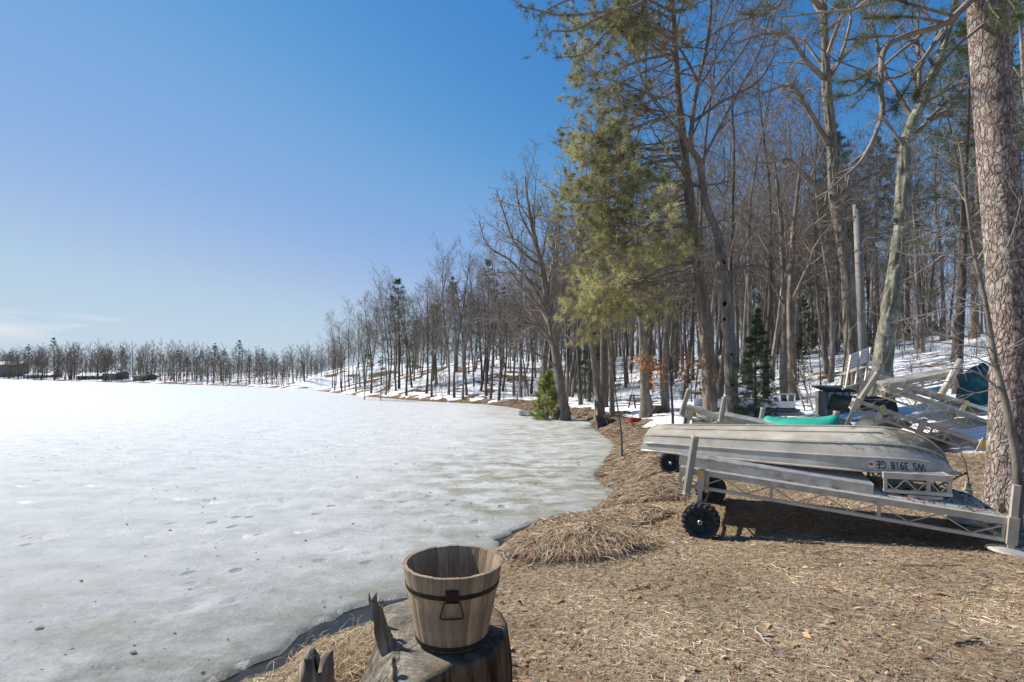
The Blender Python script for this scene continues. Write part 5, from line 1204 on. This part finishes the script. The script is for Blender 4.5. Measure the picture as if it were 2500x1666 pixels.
# yard lamp on its pole
a = at(2112, 872, 17.6); a.z = gz(a.x, a.y) - .1; b_ = at(2090, 500, 17.6)
lp_ = thing('lamp_pole', 'grey wooden pole with a yard lamp on a curved arm', 'lamp pole', a)
MB().tube([(0, 0, 0), tuple((b_ - a) * .5), tuple(b_ - a)], [.145, .125, .10], 14).build('pole', 'pole_grey', lp_, True)
q0 = at(2103, 600, 17.5) - a; q1 = at(2152, 579, 17.4) - a
MB().tube([tuple(q0), tuple(q0 + Vector((.08, 0, .22))), tuple(q0 + Vector((.25, 0, .30))), tuple(q1)], .022, 8).build('arm', 'steel', lp_, True)
lm = MB().lathe([(.001, .02), (.06, .02), (.075, -.08), (.165, -.13), (.17, -.17)], 18, Matrix.Translation(q1)).build('lamp_shade', 'steel', lp_, True)
MB().lathe([(.155, -.172), (.15, -.30), (.12, -.33), (.001, -.335)], 18, Matrix.Translation(q1)).build('lamp_glass', 'lamp_glass', lp_, True)

# ---------------------------------------------------------------- things along the shore beyond the yard
d3 = dock('dock_section', 'dock section hauled out on the far bank below the cedar', frame(lay(1266, 30, .55), (1, -.1, .02), (0, 1, 0)), L=1.6, W=1.1, npl=5, cells=3)
for x, y in ((.15, 0), (1.4, 0), (.15, 1.1), (1.4, 1.1)): leg(d3, x, y, -.55, 0, .05, yel=False)
wheel(d3, (.35, -.1, -.38), .38, .15); wheel(d3, (1.0, -.1, -.38), .38, .15)
rp_ = thing('ramp', 'dark red wooden ramp on the bank behind the leaning trees', 'ramp', lay(1388, 28, .12), R(24))
for y in (0, .9): MB().beam((0, y, 0), (2.2, y, .55), .06, .22).build('side_beam', 'red_paint', rp_)
for k in range(11): MB().box((.1 + .2 * k, .45, .128 + .05 * k), (.17, .84, .03), Matrix.Rotation(R(-14), 3, 'Y')).build('plank', 'weathered', rp_)
c = lay(1462, 21.5, 0); bx_ = thing('dock_float', 'dark slab of a dock float tipped on its side near the bank', 'dock float', c, R(8))
MB().prism([(0, 0, -.05), (1.0, 0, -.05), (1.0, 0, .36), (-.12, 0, .60)], (0, 0, 0), (0, .16, 0)).build('slab', 'dark_hull', bx_)
for k, x in enumerate((.42, .58)): MB().beam((x, -.06, -.02), (x - .16, -.02, .62), .08, .06, (0, 1, 0)).build('batten', 'weathered', bx_)
MB().beam((.3, -.03, .62), (1.5, -.03, .46), .03, .04).build('pole', 'weathered', bx_)
c = lay(1548, 20.5, 0); fr = thing('fire_ring', 'rusty low fire ring in the snow before the firewood', 'fire ring', c)
MB().lathe([(.24, -.03), (.28, -.03), (.28, .17), (.24, .17), (.24, -.03)], 20).build('ring', 'red_paint', fr, False)
fw = thing('firewood_pile', 'stacked firewood between two trunks at the back of the yard', 'firewood', lay(1590, 22.5), R(0))
lgm = MB().tube([(0, 0, 0), (0, .4, 0)], .055, 9).mesh('log')
for r_ in range(4):
    for k in range(7 - r_): o = mobj('log', lgm, 'log_bark', fw); o.location = (.06 + .112 * k + .056 * r_, random.uniform(-.04, .04), .05 + .096 * r_); o.rotation_euler = (0, random.random() * 6, 0)
fw2 = thing('firewood_pile', 'long low row of split firewood behind the skiff', 'firewood', lay(1690, 19.5), R(2))
for r_ in range(3):
    for k in range(12 - r_): o = mobj('log', lgm, 'log_bark', fw2); o.location = (.06 + .112 * k + .056 * r_, random.uniform(-.04, .04), .05 + .096 * r_); o.rotation_euler = (0, random.random() * 6, 0)
tb = thing('picnic_table', 'dark picnic table standing in the snow among the trunks', 'table', lay(1535, 27, 0), R(6))
for k in range(4): MB().box((.6, -.27 + .18 * k, .74), (1.3, .165, .04)).build('plank', 'cabin_brown', tb)
for y in (-.68, .68): MB().box((.6, y, .44), (1.3, .24, .04)).build('seat', 'cabin_brown', tb)
for x in (.15, 1.05):
    MB().box((x, 0, .41), (.05, 1.4, .05)).build('seat_beam', 'cabin_brown', tb)
    for s in (-1, 1): MB().beam((x + .03, s * .25, .72), (x + .03, s * .55, -.03), .05, .07, (1, 0, 0)).build('leg', 'cabin_brown', tb)

# ---------------------------------------------------------------- cabins on the far shore
def cabin(label, px, inland, wpx, wallm, hw, roofm, rz=0, hr=1.6, dep=8):
    q = far_pt(px, inland); d = math.hypot(q.x, q.y); W_ = wpx / FPX * q.y; rz = -math.atan2(q.x, q.y) * .0 + rz
    root = thing('cabin', label, 'cabin', (q.x, q.y, gz(q.x, q.y) - .2), rz)
    MB().box((W_ / 2, dep / 2, hw / 2), (W_, dep, hw)).build('wall', wallm, root)
    o_ = .7; MB().prism([(-o_, -o_, hw + .02), (-o_, dep / 2, hw + hr), (-o_, dep + o_, hw + .02), (-o_, dep + o_, hw - .2), (-o_, dep / 2, hw + hr - .25), (-o_, -o_, hw - .2)], (0, 0, 0), (W_ + 2 * o_, 0, 0)).build('roof', roofm, root)
    n = max(2, int(W_ / 3))
    for k in range(n):
        x = W_ * (k + .5) / n; f = MB().box((x, -.03, hw * .55), (1.5, .08, 1.3)).build('window', 'white_paint', root); MB().box((x, -.075, hw * .55), (1.3, .03, 1.1)).build('pane', 'glass_dark', f)
    MB().box((W_ * .62, dep * .62, hw + hr * .9), (.7, .7, 1.6)).build('chimney', 'cabin_brown', root)
    return root
cabin('big grey lake house with a snow covered roof on the far shore', -30, 26, 74, 'cabin_grey', 9.5, 'snow_block', hr=2.4)
cabin('low brown cabin with a snowy roof on the far shore', 190, 14, 55, 'cabin_brown', 2.4, 'snow_block', hr=1.5)
cabin('blue grey cabin beside the low brown one on the far shore', 252, 18, 30, 'cabin_grey', 3.2, 'snow_block', hr=1.4)
cabin('small dark boathouse at the water on the far shore', 324, 8, 24, 'dark_hull', 2.4, 'cabin_grey', hr=.9)
cabin('long grey cabin between the tall pines on the far shore', 62, 20, 60, 'cabin_grey', 2.6, 'snow_block', hr=1.2)

# ---------------------------------------------------------------- wooden bucket on the stump
ZT = .945
outl = [(938, 1474), (1000, 1461), (1060, 1452), (1130, 1450), (1195, 1468), (1228, 1500), (1236, 1535), (1222, 1575), (1175, 1606), (1105, 1622), (1070, 1648), (1020, 1668), (985, 1664), (958, 1615), (944, 1560), (926, 1510)]
OP = np.array([on(x, y, ZT)[:2] for x, y in outl]); sc = OP.mean(0)
ang_ = np.arctan2(OP[:, 1] - sc[1], OP[:, 0] - sc[0]); rr_ = np.hypot(OP[:, 0] - sc[0], OP[:, 1] - sc[1]); od = np.argsort(ang_); ang_, rr_ = ang_[od], rr_[od]
def Rout(a):
    a = (a + np.pi) % (2 * np.pi) - np.pi; return np.interp(a, np.concatenate([ang_ - 2 * np.pi, ang_, ang_ + 2 * np.pi]), np.tile(rr_, 3))
m, t, b = nmat('stump_mix')
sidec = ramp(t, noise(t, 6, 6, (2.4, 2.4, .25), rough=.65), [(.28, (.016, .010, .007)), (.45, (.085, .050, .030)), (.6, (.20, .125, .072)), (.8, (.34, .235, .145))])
gry = ramp(t, noise(t, 9, 9, (1, 1, .8), rough=.75), [(.30, (.045, .036, .028)), (.47, (.19, .168, .135)), (.70, (.40, .37, .31))])
gry = mixc(t, mapr(t, noise(t, 26, 3), .70, .74, 0, .8), gry, (.52, .52, .46))
gry = mixc(t, mapr(t, noise(t, 7, 4), .66, .76, 0, .7), gry, (.42, .30, .13))
vor = t.nodes.new('ShaderNodeTexVoronoi'); vor.feature = 'DISTANCE_TO_EDGE'; vor.inputs['Scale'].default_value = 3.6
tcv = t.nodes.new('ShaderNodeTexCoord'); nz = t.nodes.new('ShaderNodeTexNoise'); nz.inputs['Scale'].default_value = 4; nz.inputs['Detail'].default_value = 5
t.links.new(tcv.outputs['Object'], nz.inputs[0]); mxv = mixc(t, .18, tcv.outputs['Object'], nz.outputs['Color']); t.links.new(mxv, vor.inputs[0])
wv_ = t.nodes.new('ShaderNodeTexWave'); wv_.wave_type = 'RINGS'; wv_.rings_direction = 'Z'; wv_.inputs['Scale'].default_value = 14; wv_.inputs['Distortion'].default_value = 3; wv_.inputs['Detail'].default_value = 4; t.links.new(tcv.outputs['Object'], wv_.inputs[0]); gry = mixc(t, mapr(t, wv_.outputs['Fac'], 0, .5, .4, 0), gry, (.09, .075, .058))
gry = mixc(t, mapr(t, vor.outputs['Distance'], .0, .012, .85, 0), gry, (.02, .016, .012))
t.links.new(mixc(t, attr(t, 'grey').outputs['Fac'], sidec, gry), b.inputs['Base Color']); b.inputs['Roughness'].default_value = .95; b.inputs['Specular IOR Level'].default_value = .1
bump(t, b, mixc(t, attr(t, 'grey').outputs['Fac'], noise(t, 9, 6, (3, 3, .3), rough=.7), noise(t, 14, 7, rough=.7)), .9, .015)
g0 = gz(sc[0], sc[1]); stump = thing('tree_stump', 'weathered cracked tree stump with jagged splinters that carries the wooden bucket', 'stump', (sc[0], sc[1], g0))
ka = 160; rings = [('t', f) for f in np.linspace(0.001, 1, 30)] + [('s', f) for f in np.linspace(.03, 1, 34)]
V = []; gr = []
A_ = np.linspace(0, 2 * np.pi, ka, endpoint=False); Ro = Rout(A_) * (1 + .05 * (fbm(A_ * 9, A_ * 0 + 2, 3) - .5))
dleft = np.exp(-(((A_ - 3.75 + np.pi) % (2 * np.pi) - np.pi) / .62) ** 2)
for kind, f in rings:
    if kind == 't':
        x = Ro * f * np.cos(A_); y = Ro * f * np.sin(A_)
        z = ZT - g0 + .03 * (fbm(x * 6 + 3, y * 6, 4) - .5) * min(1, 1.4 * f) - .05 * sstep(.72, 1, f) * dleft - .012 * sstep(.93, 1, f)
        near_b = np.exp(-((x + sc[0] + .247) ** 2 + (y + sc[1] - 2.23) ** 2) / .05); z = z * (1 - near_b) + (ZT - g0) * near_b; zt_last = z
        gr += list(1 - .8 * sstep(.02, .22, x - .35 * y))  # top darker to the right: bucket shadow and wet wood painted in
    else:
        hh_ = zt_last * (1 - f) - .1 * f
        out = (.04 * f + .10 * f ** 3) + dleft * (.30 * f ** .75 + .1 * f)
        wav = .012 * np.sin(A_ * 23) + .03 * (fbm(A_ * 12, A_ * 0 + f * 2, 4) - .5)
        rad_ = Ro + out + wav * min(1, f * 6); x = rad_ * np.cos(A_); y = rad_ * np.sin(A_)
        z = hh_ + .04 * (fbm(A_ * 5, A_ * 0 + f * 6, 3) - .5) * min(1, f * 4)
        gr += list(np.clip(dleft * 1.7 - .25, 0, 1))
    V.append(np.stack([x, y, z], 1))
V = np.concatenate(V); n = len(rings); i = np.arange(n - 1)[:, None] * ka; j = np.arange(ka)[None, :]; j2 = (j + 1) % ka
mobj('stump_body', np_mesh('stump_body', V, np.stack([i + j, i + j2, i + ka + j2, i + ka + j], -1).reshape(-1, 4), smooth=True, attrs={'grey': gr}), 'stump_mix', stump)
def splinter(bx, by, tx, ty, Y, wpx, seed, zb=ZT - .06, Yt=None):
    rg = random.Random(seed); b0 = on(bx, by, zb); top = at(tx, ty, Yt or b0.y + .01); k = b0.y / FPX; q = MB(); n_ = 7; rows_ = 9
    for r_ in range(rows_):
        f = r_ / (rows_ - 1); c = b0.lerp(top, f) + Vector((rg.gauss(0, .003), rg.gauss(0, .003), 0)); w_ = wpx / 2 * k * (1.15 - .55 * f)
        for s in range(n_):
            a = 2 * math.pi * s / n_; rr = w_ * (.65 + .6 * ((seed * 7 + s * 5) % 4) / 3)
            dz = rg.uniform(-.05, .012) if r_ == rows_ - 1 else 0
            q.v.append(tuple(c + Vector((rr * math.cos(a), rr * .75 * math.sin(a), dz)) - stump.location))
    for r_ in range(rows_ - 1):
        for s in range(n_): q.f.append((r_ * n_ + s, r_ * n_ + (s + 1) % n_, (r_ + 1) * n_ + (s + 1) % n_, (r_ + 1) * n_ + s))
    q.f.append(tuple(rows_ * n_ - n_ + s for s in range(n_))); q.build('splinter', 'weathered', stump)
for a in ((946, 1600, 908, 1450, 2.2, 26, 1), (952, 1585, 921, 1462, 2.2, 15, 2), (966, 1600, 936, 1508, 2.2, 15, 3), (966, 1612, 952, 1545, 2.2, 17, 4), (940, 1560, 931, 1478, 2.3, 13, 5), (968, 1685, 962, 1604, 2.0, 15, 6), (944, 1500, 936, 1468, 2.4, 12, 7)): splinter(*a)

bc = Vector((-.247, 2.23, ZT + .012)); bk = thing('wooden_bucket', 'empty wooden stave bucket with an iron hoop and drop handle', 'bucket', bc)
NS = 24; RT, RB, HB, TH = .212, .150, .315, .015
def stave_mesh(seed):
    q = MB(); hw = math.pi / NS * .985; dh = random.Random(seed).uniform(-.0008, .0012)
    for r_ in range(6):
        f = r_ / 5; ro = RB + (RT - RB) * f; z = f * (HB + dh)
        for s in (-1, -.35, .35, 1): q.v.append(((ro + (.0 if abs(s) == 1 else .0012)) * math.sin(hw * s), -(ro + (.0 if abs(s) == 1 else .0012)) * math.cos(hw * s), z))
        for s in (1, -1): q.v.append(((ro - TH) * math.sin(hw * s), -(ro - TH) * math.cos(hw * s), z))
    for r_ in range(5):
        for s in range(6): q.f.append((r_ * 6 + s, r_ * 6 + (s + 1) % 6, r_ * 6 + 6 + (s + 1) % 6, r_ * 6 + 6 + s))
    q.f.append((5, 4, 3, 2, 1, 0)); q.f.append(tuple(30 + s for s in range(6))); return q.mesh('stave')
sms = [stave_mesh(i) for i in range(4)]
for i in range(NS): o = mobj('stave', sms[i % 4], 'stave', bk); o.rotation_euler.z = 2 * math.pi * i / NS + .1
MB().lathe([(RB - TH - .001, .03), (.001, .03)], 32).build('bottom', 'soil', bk)
def hoop(z0, z1):
    r0 = RB + (RT - RB) * z0 / HB; r1 = RB + (RT - RB) * z1 / HB; return MB().lathe([(r0 + .0012, z0), (r0 + .0045, z0), (r1 + .0045, z1), (r1 + .0012, z1), (r0 + .0012, z0)], 64)
hoop(HB * .745 - .009, HB * .745 + .009).build('hoop', 'iron', bk, False); hoop(.004, .022).build('base_hoop', 'iron', bk, False)
for a in (.10, math.pi + .1):
    rh = RB + (RT - RB) * .78; M = Matrix.Rotation(a, 4, 'Z') @ Matrix.Translation((0, -rh - .007, HB * .775)) @ Matrix.Rotation(R(11), 4, 'X')
    pl = MB().box((0, 0, 0), (.05, .008, .056)).build('handle_plate', 'iron', bk); pl.matrix_local = M; bv = pl.modifiers.new('bevel', 'BEVEL'); bv.width = .006; bv.segments = 2
    w1 = MB().tube([(-.03, -.008, -.02), (-.046, -.006, -.082), (-.04, -.006, -.09), (0, -.006, -.092), (.04, -.006, -.09), (.046, -.006, -.082), (.03, -.008, -.02), (-.03, -.008, -.02)], .0032, 7).build('handle', 'iron', pl, True)
# second, lower stump by the water
q = on(770, 1690, .32); s2g = gz(q.x, q.y); ss = thing('tree_stump', 'small rotten stump poking up from the dead grass at the water', 'stump', (q.x, q.y, s2g))
qq = MB(); zz = .50 - s2g
for r_, (f, rr) in enumerate(((-.1, .13), (.25, .10), (.7, .085), (1, .08), (.97, .05), (.90, .02))):
    for s in range(18):
        a = 2 * math.pi * s / 18; w_ = 1 + .22 * math.sin(5 * a + r_ * .3) + .1 * math.sin(9 * a); qq.v.append((rr * w_ * math.cos(a), rr * w_ * math.sin(a), zz * f + (.05 * math.sin(3 * a + 1) if r_ >= 3 else 0)))
for r_ in range(5):
    for s in range(18): qq.f.append((r_ * 18 + s, r_ * 18 + (s + 1) % 18, r_ * 18 + 18 + (s + 1) % 18, r_ * 18 + 18 + s))
qq.build('stump_body', 'weathered', ss, True)

# ---------------------------------------------------------------- dead grass, straw, leaves, twigs on the ground
def strips(name, P0, D, L, Wd, cols, nseg=2, lift=.004, rise=0.0, follow=True, mat_='blade', seed=1, curl=.25):
    """blades that lie on the ground or rise and bend over"""
    rg = np.random.default_rng(seed); n = len(P0); D = D / (np.linalg.norm(D, axis=1, keepdims=True) + 1e-9)
    pts = []; cur = P0.copy(); d = D.copy(); st = L[:, None] / nseg
    for k in range(nseg + 1):
        z = ground_h(cur[:, 0], cur[:, 1]); f = k / nseg
        h = lift * rg.uniform(.3, 2.2, n) + (rise * L * np.sin(np.pi * min(.98, .12 + f * .8)) if np.ndim(rise) or rise else 0)
        pts.append(np.stack([cur[:, 0], cur[:, 1], z + h], 1))
        a = rg.normal(0, curl, n); ca, sa = np.cos(a), np.sin(a); d = np.stack([d[:, 0] * ca - d[:, 1] * sa, d[:, 0] * sa + d[:, 1] * ca], 1); cur = cur + d * st
    S_ = np.stack([-D[:, 1], D[:, 0]], 1); V = []
    for k in range(nseg + 1):
        wd = Wd * (1 - .8 * (k / nseg) ** 2); off = np.concatenate([S_ * wd[:, None] * .5, (rg.normal(0, .25, (n, 1)) * wd[:, None])], 1)
        V += [pts[k] - off, pts[k] + off]
    V = np.stack(V, 1).reshape(-1, 3); i = np.arange(n)[:, None] * (2 * nseg + 2)
    F_ = np.concatenate([i + np.array([[2 * k, 2 * k + 1, 2 * k + 3, 2 * k + 2]]) for k in range(nseg)])
    return np_mesh(name, V, F_, cols=np.repeat(cols, 2 * nseg + 2, 0))
def pal(n, P, w_, seed, var=.3):
    rg = np.random.default_rng(seed); return np.array(P)[rg.choice(len(P), n, p=np.array(w_) / sum(w_))] * rg.uniform(1 - var, 1 + var, (n, 1))
rg = np.random.default_rng(44)
def scatter(n, r0, r1, a0, a1, pw=1.0):
    r = r0 + (r1 - r0) * rg.random(n) ** pw; a = R(a0) + (R(a1) - R(a0)) * rg.random(n); return np.stack([r * np.sin(a), r * np.cos(a)], 1)
LAWN = [(.46, .37, .25), (.35, .268, .185), (.255, .16, .115), (.34, .29, .23), (.20, .20, .08), (.61, .51, .37), (.12, .078, .056)]
P = scatter(250000, 1.9, 15, -52, 62, 1.15); zz, sdp, sfp = ground_h(P[:, 0], P[:, 1], True); ok = (sdp > .08) & (sfp < .05); P = P[ok]; n = len(P); rr = np.hypot(P[:, 0], P[:, 1])
patch = fbm(P[:, 0] * 1.1, P[:, 1] * 1.1, 3)
cols = pal(n, LAWN, [5, 5, 3.2, 2.2, 1.3, 2.2, 1.8], 3); cols *= (.62 + .75 * np.clip((patch - .3) / .4, 0, 1))[:, None]
a = rg.random(n) * 6.283
o = mobj('dead_grass', strips('dead_grass', P, np.stack([np.cos(a), np.sin(a)], 1), rg.uniform(.03, .085, n) * (1 + .05 * rr), .0026 * (1 + .13 * rr) * rg.uniform(.6, 1.4, n), cols, 1, .006, seed=2), 'blade'); tag(o, 'short dead lawn grass and pine needles matted on the ground', 'grass', kind='stuff')
# turf bank: long straw combed down towards the ice
ks = []; 
for k in range(6, 22):
    f = rg.random(3000 if k < 18 else 1400)[:, None]; e = SH[k + 1] - SH[k]; nl = np.hypot(*e); nrm = np.array([e[1], -e[0]]) / nl
    ks.append((SH[k] * (1 - f) + SH[k + 1] * f + nrm * (.04 + 1.25 * rg.random((len(f), 1)) ** 1.2) * (1 + .5 * (k > 13)), np.repeat(-nrm[None], len(f), 0)))
P = np.concatenate([q[0] for q in ks]); D = np.concatenate([q[1] for q in ks]); zz, sdp, sfp = ground_h(P[:, 0], P[:, 1], True); ok = (sdp > .03) & (sfp < .06); P, D = P[ok], D[ok]; n = len(P); rr = np.hypot(P[:, 0], P[:, 1])
D = D + rg.normal(0, .55, D.shape)
STRAW = [(.43, .345, .235), (.33, .25, .17), (.25, .165, .11), (.14, .095, .068), (.44, .38, .29), (.28, .185, .125)]
o = mobj('dead_grass', strips('bank_grass', P, D, rg.uniform(.12, .34, n) * (1 + .02 * rr), .0045 * (1 + .10 * rr) * rg.uniform(.6, 1.4, n), pal(n, STRAW, [4, 4, 3, 3, 2, 2], 6, .45), 2, .02, rise=.13, seed=7), 'blade'); tag(o, 'long dead straw combed over the turf bank along the ice', 'grass', kind='stuff')
# heap of flattened reeds at the water
n = 7000; a = rg.random(n) * 6.283; q = rg.random(n) ** .55; P = np.stack([MOUND.x + .72 * q * np.cos(a) + .1 * rg.normal(0, 1, n), MOUND.y + .36 * q * np.sin(a) + .06 * rg.normal(0, 1, n)], 1); D = np.stack([np.cos(a), np.sin(a)], 1) * .7 + rg.normal(0, .8, (n, 2)); D[:, 1] -= .5
ok = lake_sd(P[:, 0], P[:, 1]) > -.15; P, D = P[ok], D[ok]; n = len(P)
o = mobj('reed_heap', strips('reed_heap', P, D, rg.uniform(.08, .36, n), rg.uniform(.003, .008, n), pal(n, [(.55, .44, .30), (.43, .33, .21), (.30, .19, .12), (.20, .12, .08), (.60, .52, .40)], [3, 4, 4, 4, 1.5], 8, .4), 3, .04, rise=.10, seed=9), 'blade'); tag(o, 'heap of flattened pale reeds at the edge of the open water', 'reeds', kind='stuff')
# upright dry grass left of the stump
c0 = on(850, 1620, .15); n = 1000; P = np.array([c0.x, c0.y]) + rg.normal(0, 1, (n, 2)) * np.array([.17, .20]); ok = lake_sd(P[:, 0], P[:, 1]) > .0; P = P[ok]; n = len(P)
D = rg.normal(0, 1, (n, 2)) + np.array([.9, .1])
o = mobj('dead_grass', strips('dry_tuft', P, D, rg.uniform(.12, .34, n), rg.uniform(.002, .0045, n), pal(n, [(.50, .39, .24), (.38, .28, .17), (.25, .16, .10)], [4, 3, 3], 10), 3, .01, rise=.38, seed=11), 'blade'); tag(o, 'dry straw tuft between the big stump and the small one', 'grass', kind='stuff')
# fallen leaves
def leaf_mesh(name, P, N_, s, cols, seed):
    rg = np.random.default_rng(seed); n = len(P); a = rg.random(n) * 6.283; d = np.stack([np.cos(a), np.sin(a), rg.normal(0, .25, n)], 1); e = np.cross(N_ + rg.normal(0, .3, (n, 3)), d); e /= np.linalg.norm(e, axis=1, keepdims=True); nn = np.cross(d, e)
    ln = (s * rg.uniform(.6, 1.3, n))[:, None]; w_ = ln * rg.uniform(.2, .34, (n, 1)); up_ = nn * ln * rg.uniform(.02, .2, (n, 1))
    V = np.stack([P - d * ln * .5, P + e * w_ + up_ - d * ln * .08, P + d * ln * .5 + up_ * .5, P - e * w_ + up_ + d * ln * .08], 1).reshape(-1, 3); i = np.arange(n)[:, None] * 4
    return np_mesh(name, V, None, np.concatenate([i + np.array([[0, 1, 2]]), i + np.array([[0, 2, 3]])]), cols=np.repeat(cols, 4, 0))
LEAF = [(.36, .22, .12), (.48, .33, .20), (.26, .15, .09), (.20, .13, .09), (.56, .42, .27), (.42, .36, .28)]
P = np.concatenate([scatter(5200, 1.9, 16, -45, 60, 1.1), np.array([-.02, 2.95])[None] + rg.normal(0, 1, (700, 2)) * np.array([.11, .22]), np.array([1.35, 6.9])[None] + rg.normal(0, 1, (900, 2)) * np.array([.35, .6])]); zz, sdp, sfp = ground_h(P[:, 0], P[:, 1], True); ok = sdp > .06; P = P[ok]; n = len(P)
P3 = np.stack([P[:, 0], P[:, 1], zz[ok] + .012], 1)
o = mobj('leaf_litter', leaf_mesh('leaf_litter', P3, np.array([[0, 0, 1.]]), .045 + .02 * rg.random(n) ** 3 * 2, pal(n, LEAF, [3, 3, 3, 2, 2, 2], 13, .25), 14), 'leaf'); tag(o, 'dry brown leaves scattered over the lawn and the bank', 'leaves', kind='stuff')
xy = np.stack([rg.uniform(.1, LA - .05, 420), rg.uniform(.05, 1.15, 420)], 1); xy[:, 0] = np.where(rg.random(420) < .7, 2.2 + .8 * rg.random(420), xy[:, 0]); P3 = np.array([(MA @ Vector((x, y, .012)))[:] for x, y in xy])
o = mobj('leaf_litter', leaf_mesh('dock_leaves', P3, np.array([[0, 0, 1.]]), .03 + .03 * rg.random(420), pal(420, [(.13, .085, .055), (.22, .14, .08), (.10, .07, .05)], [3, 2, 3], 15), 16), 'leaf'); tag(o, 'dark leaf scraps and needles lying on the deck of the near dock', 'leaves', kind='stuff')
P = np.stack([rg.uniform(-7, 2, 420), 3.6 + 12 * rg.random(420) ** 1.6], 1); ok = lake_sd(P[:, 0], P[:, 1]) < -.35; P = P[ok]; n = len(P)
o = mobj('leaf_litter', leaf_mesh('ice_leaves', np.concatenate([P, np.full((n, 1), .006)], 1), np.array([[0, 0, 1.]]), .02 + .05 * rg.random(n) ** 3, pal(n, [(.20, .12, .07), (.10, .07, .05), (.35, .24, .15)], [3, 3, 1], 17), 18), 'leaf'); tag(o, 'stray dead leaves and bark specks frozen onto the ice', 'leaves', kind='stuff')
# gravel showing through the lawn
P = np.concatenate([scatter(1500, 2.3, 4.6, 12, 50, .8)]); zz, sdp, sfp = ground_h(P[:, 0], P[:, 1], True); n = len(P); r0 = rg.uniform(.003, .011, n) * (fbm(P[:, 0] * 1.3 + 7, P[:, 1] * 1.3, 2) > .5)
octv = np.array([(1, 0, 0), (0, 1, 0), (-1, 0, 0), (0, -1, 0), (0, 0, .7), (0, 0, -.7)], float); octf = np.array([(0, 1, 4), (1, 2, 4), (2, 3, 4), (3, 0, 4)])
V = (octv[None] * r0[:, None, None] * rg.uniform(.6, 1.3, (n, 6, 1)) + np.stack([P[:, 0], P[:, 1], zz + .005], 1)[:, None]).reshape(-1, 3)
o = mobj('gravel', np_mesh('gravel', V, None, (octf[None] + (np.arange(n) * 6)[:, None, None]).reshape(-1, 3), cols=np.repeat(pal(n, [(.20, .20, .195), (.30, .29, .27), (.13, .13, .13)], [3, 2, 2], 19), 6, 0)), 'blade'); tag(o, 'fine grey gravel showing through the thin lawn', 'gravel', kind='stuff')
# fallen twigs, one by one
def stick(px, py, qx, qy, r, label, mat_='weathered', fork=True, seed=1, group=None):
    rs_ = random.Random(seed); a = on(px, py, .28); b_ = on(qx, qy, .28)
    for v in (a, b_): v.z = gz(v.x, v.y) + r + .004
    root = thing('fallen_twig', label, 'twig', a, group=group); d = b_ - a; pts_ = []
    for i in range(7):
        p = d * (i / 6); p += Vector((rs_.gauss(0, .012), rs_.gauss(0, .012), 0)); w_ = a + p; p.z = gz(w_.x, w_.y) + r + .006 - a.z; pts_.append(tuple(p))
    MB().tube(pts_, [r * (1 - .5 * i / 6) for i in range(7)], 6).build('stem', mat_, root, True)
    if fork:
        p = Vector(pts_[3]); e = Vector((-d.y, d.x, 0)) * rs_.choice((-.25, .25)) + d * .2; MB().tube([tuple(p), tuple(p + e * .5 + Vector((0, 0, .01))), tuple(p + e)], [r * .6, r * .5, r * .3], 5).build('side_shoot', mat_, root, True)
stick(1835, 1538, 1890, 1598, .010, 'bent grey twig lying in the middle of the lawn', 'twig_grey', seed=2)
stick(2335, 1625, 2385, 1612, .014, 'thick curled stick on the gravelly part of the lawn', seed=3)
stick(2200, 1408, 2350, 1418, .008, 'long thin stick lying straight on the lawn', seed=4)
stick(1535, 1420, 1590, 1412, .007, 'short dark twig on the lawn by the reed heap', 'bark_dark', seed=5)
stick(1765, 1590, 1830, 1602, .006, 'pale forked twig near the bent grey one', 'twig_grey', seed=6)
stick(1885, 1385, 1930, 1410, .007, 'pale stub of a stick before the dock shadow', 'twig_grey', seed=7)
stick(2055, 1352, 2130, 1360, .010, 'bleached board scrap lying before the dock', 'twig_grey', False, seed=8)
for i, (x, y) in enumerate(((1720, 1470), (2010, 1500), (2250, 1470), (2080, 1420), (1420, 1500), (1650, 1560), (2420, 1470), (1960, 1440), (2120, 1580), (1500, 1620), (1780, 1400), (2300, 1540))):
    a = random.Random(i).random() * 3.1; stick(x, y, x + 45 * math.cos(a), y + 16 * math.sin(a), .004, 'little dry twig lying on the matted lawn', 'twig', i % 2 == 0, 20 + i, 'little twigs on the lawn')
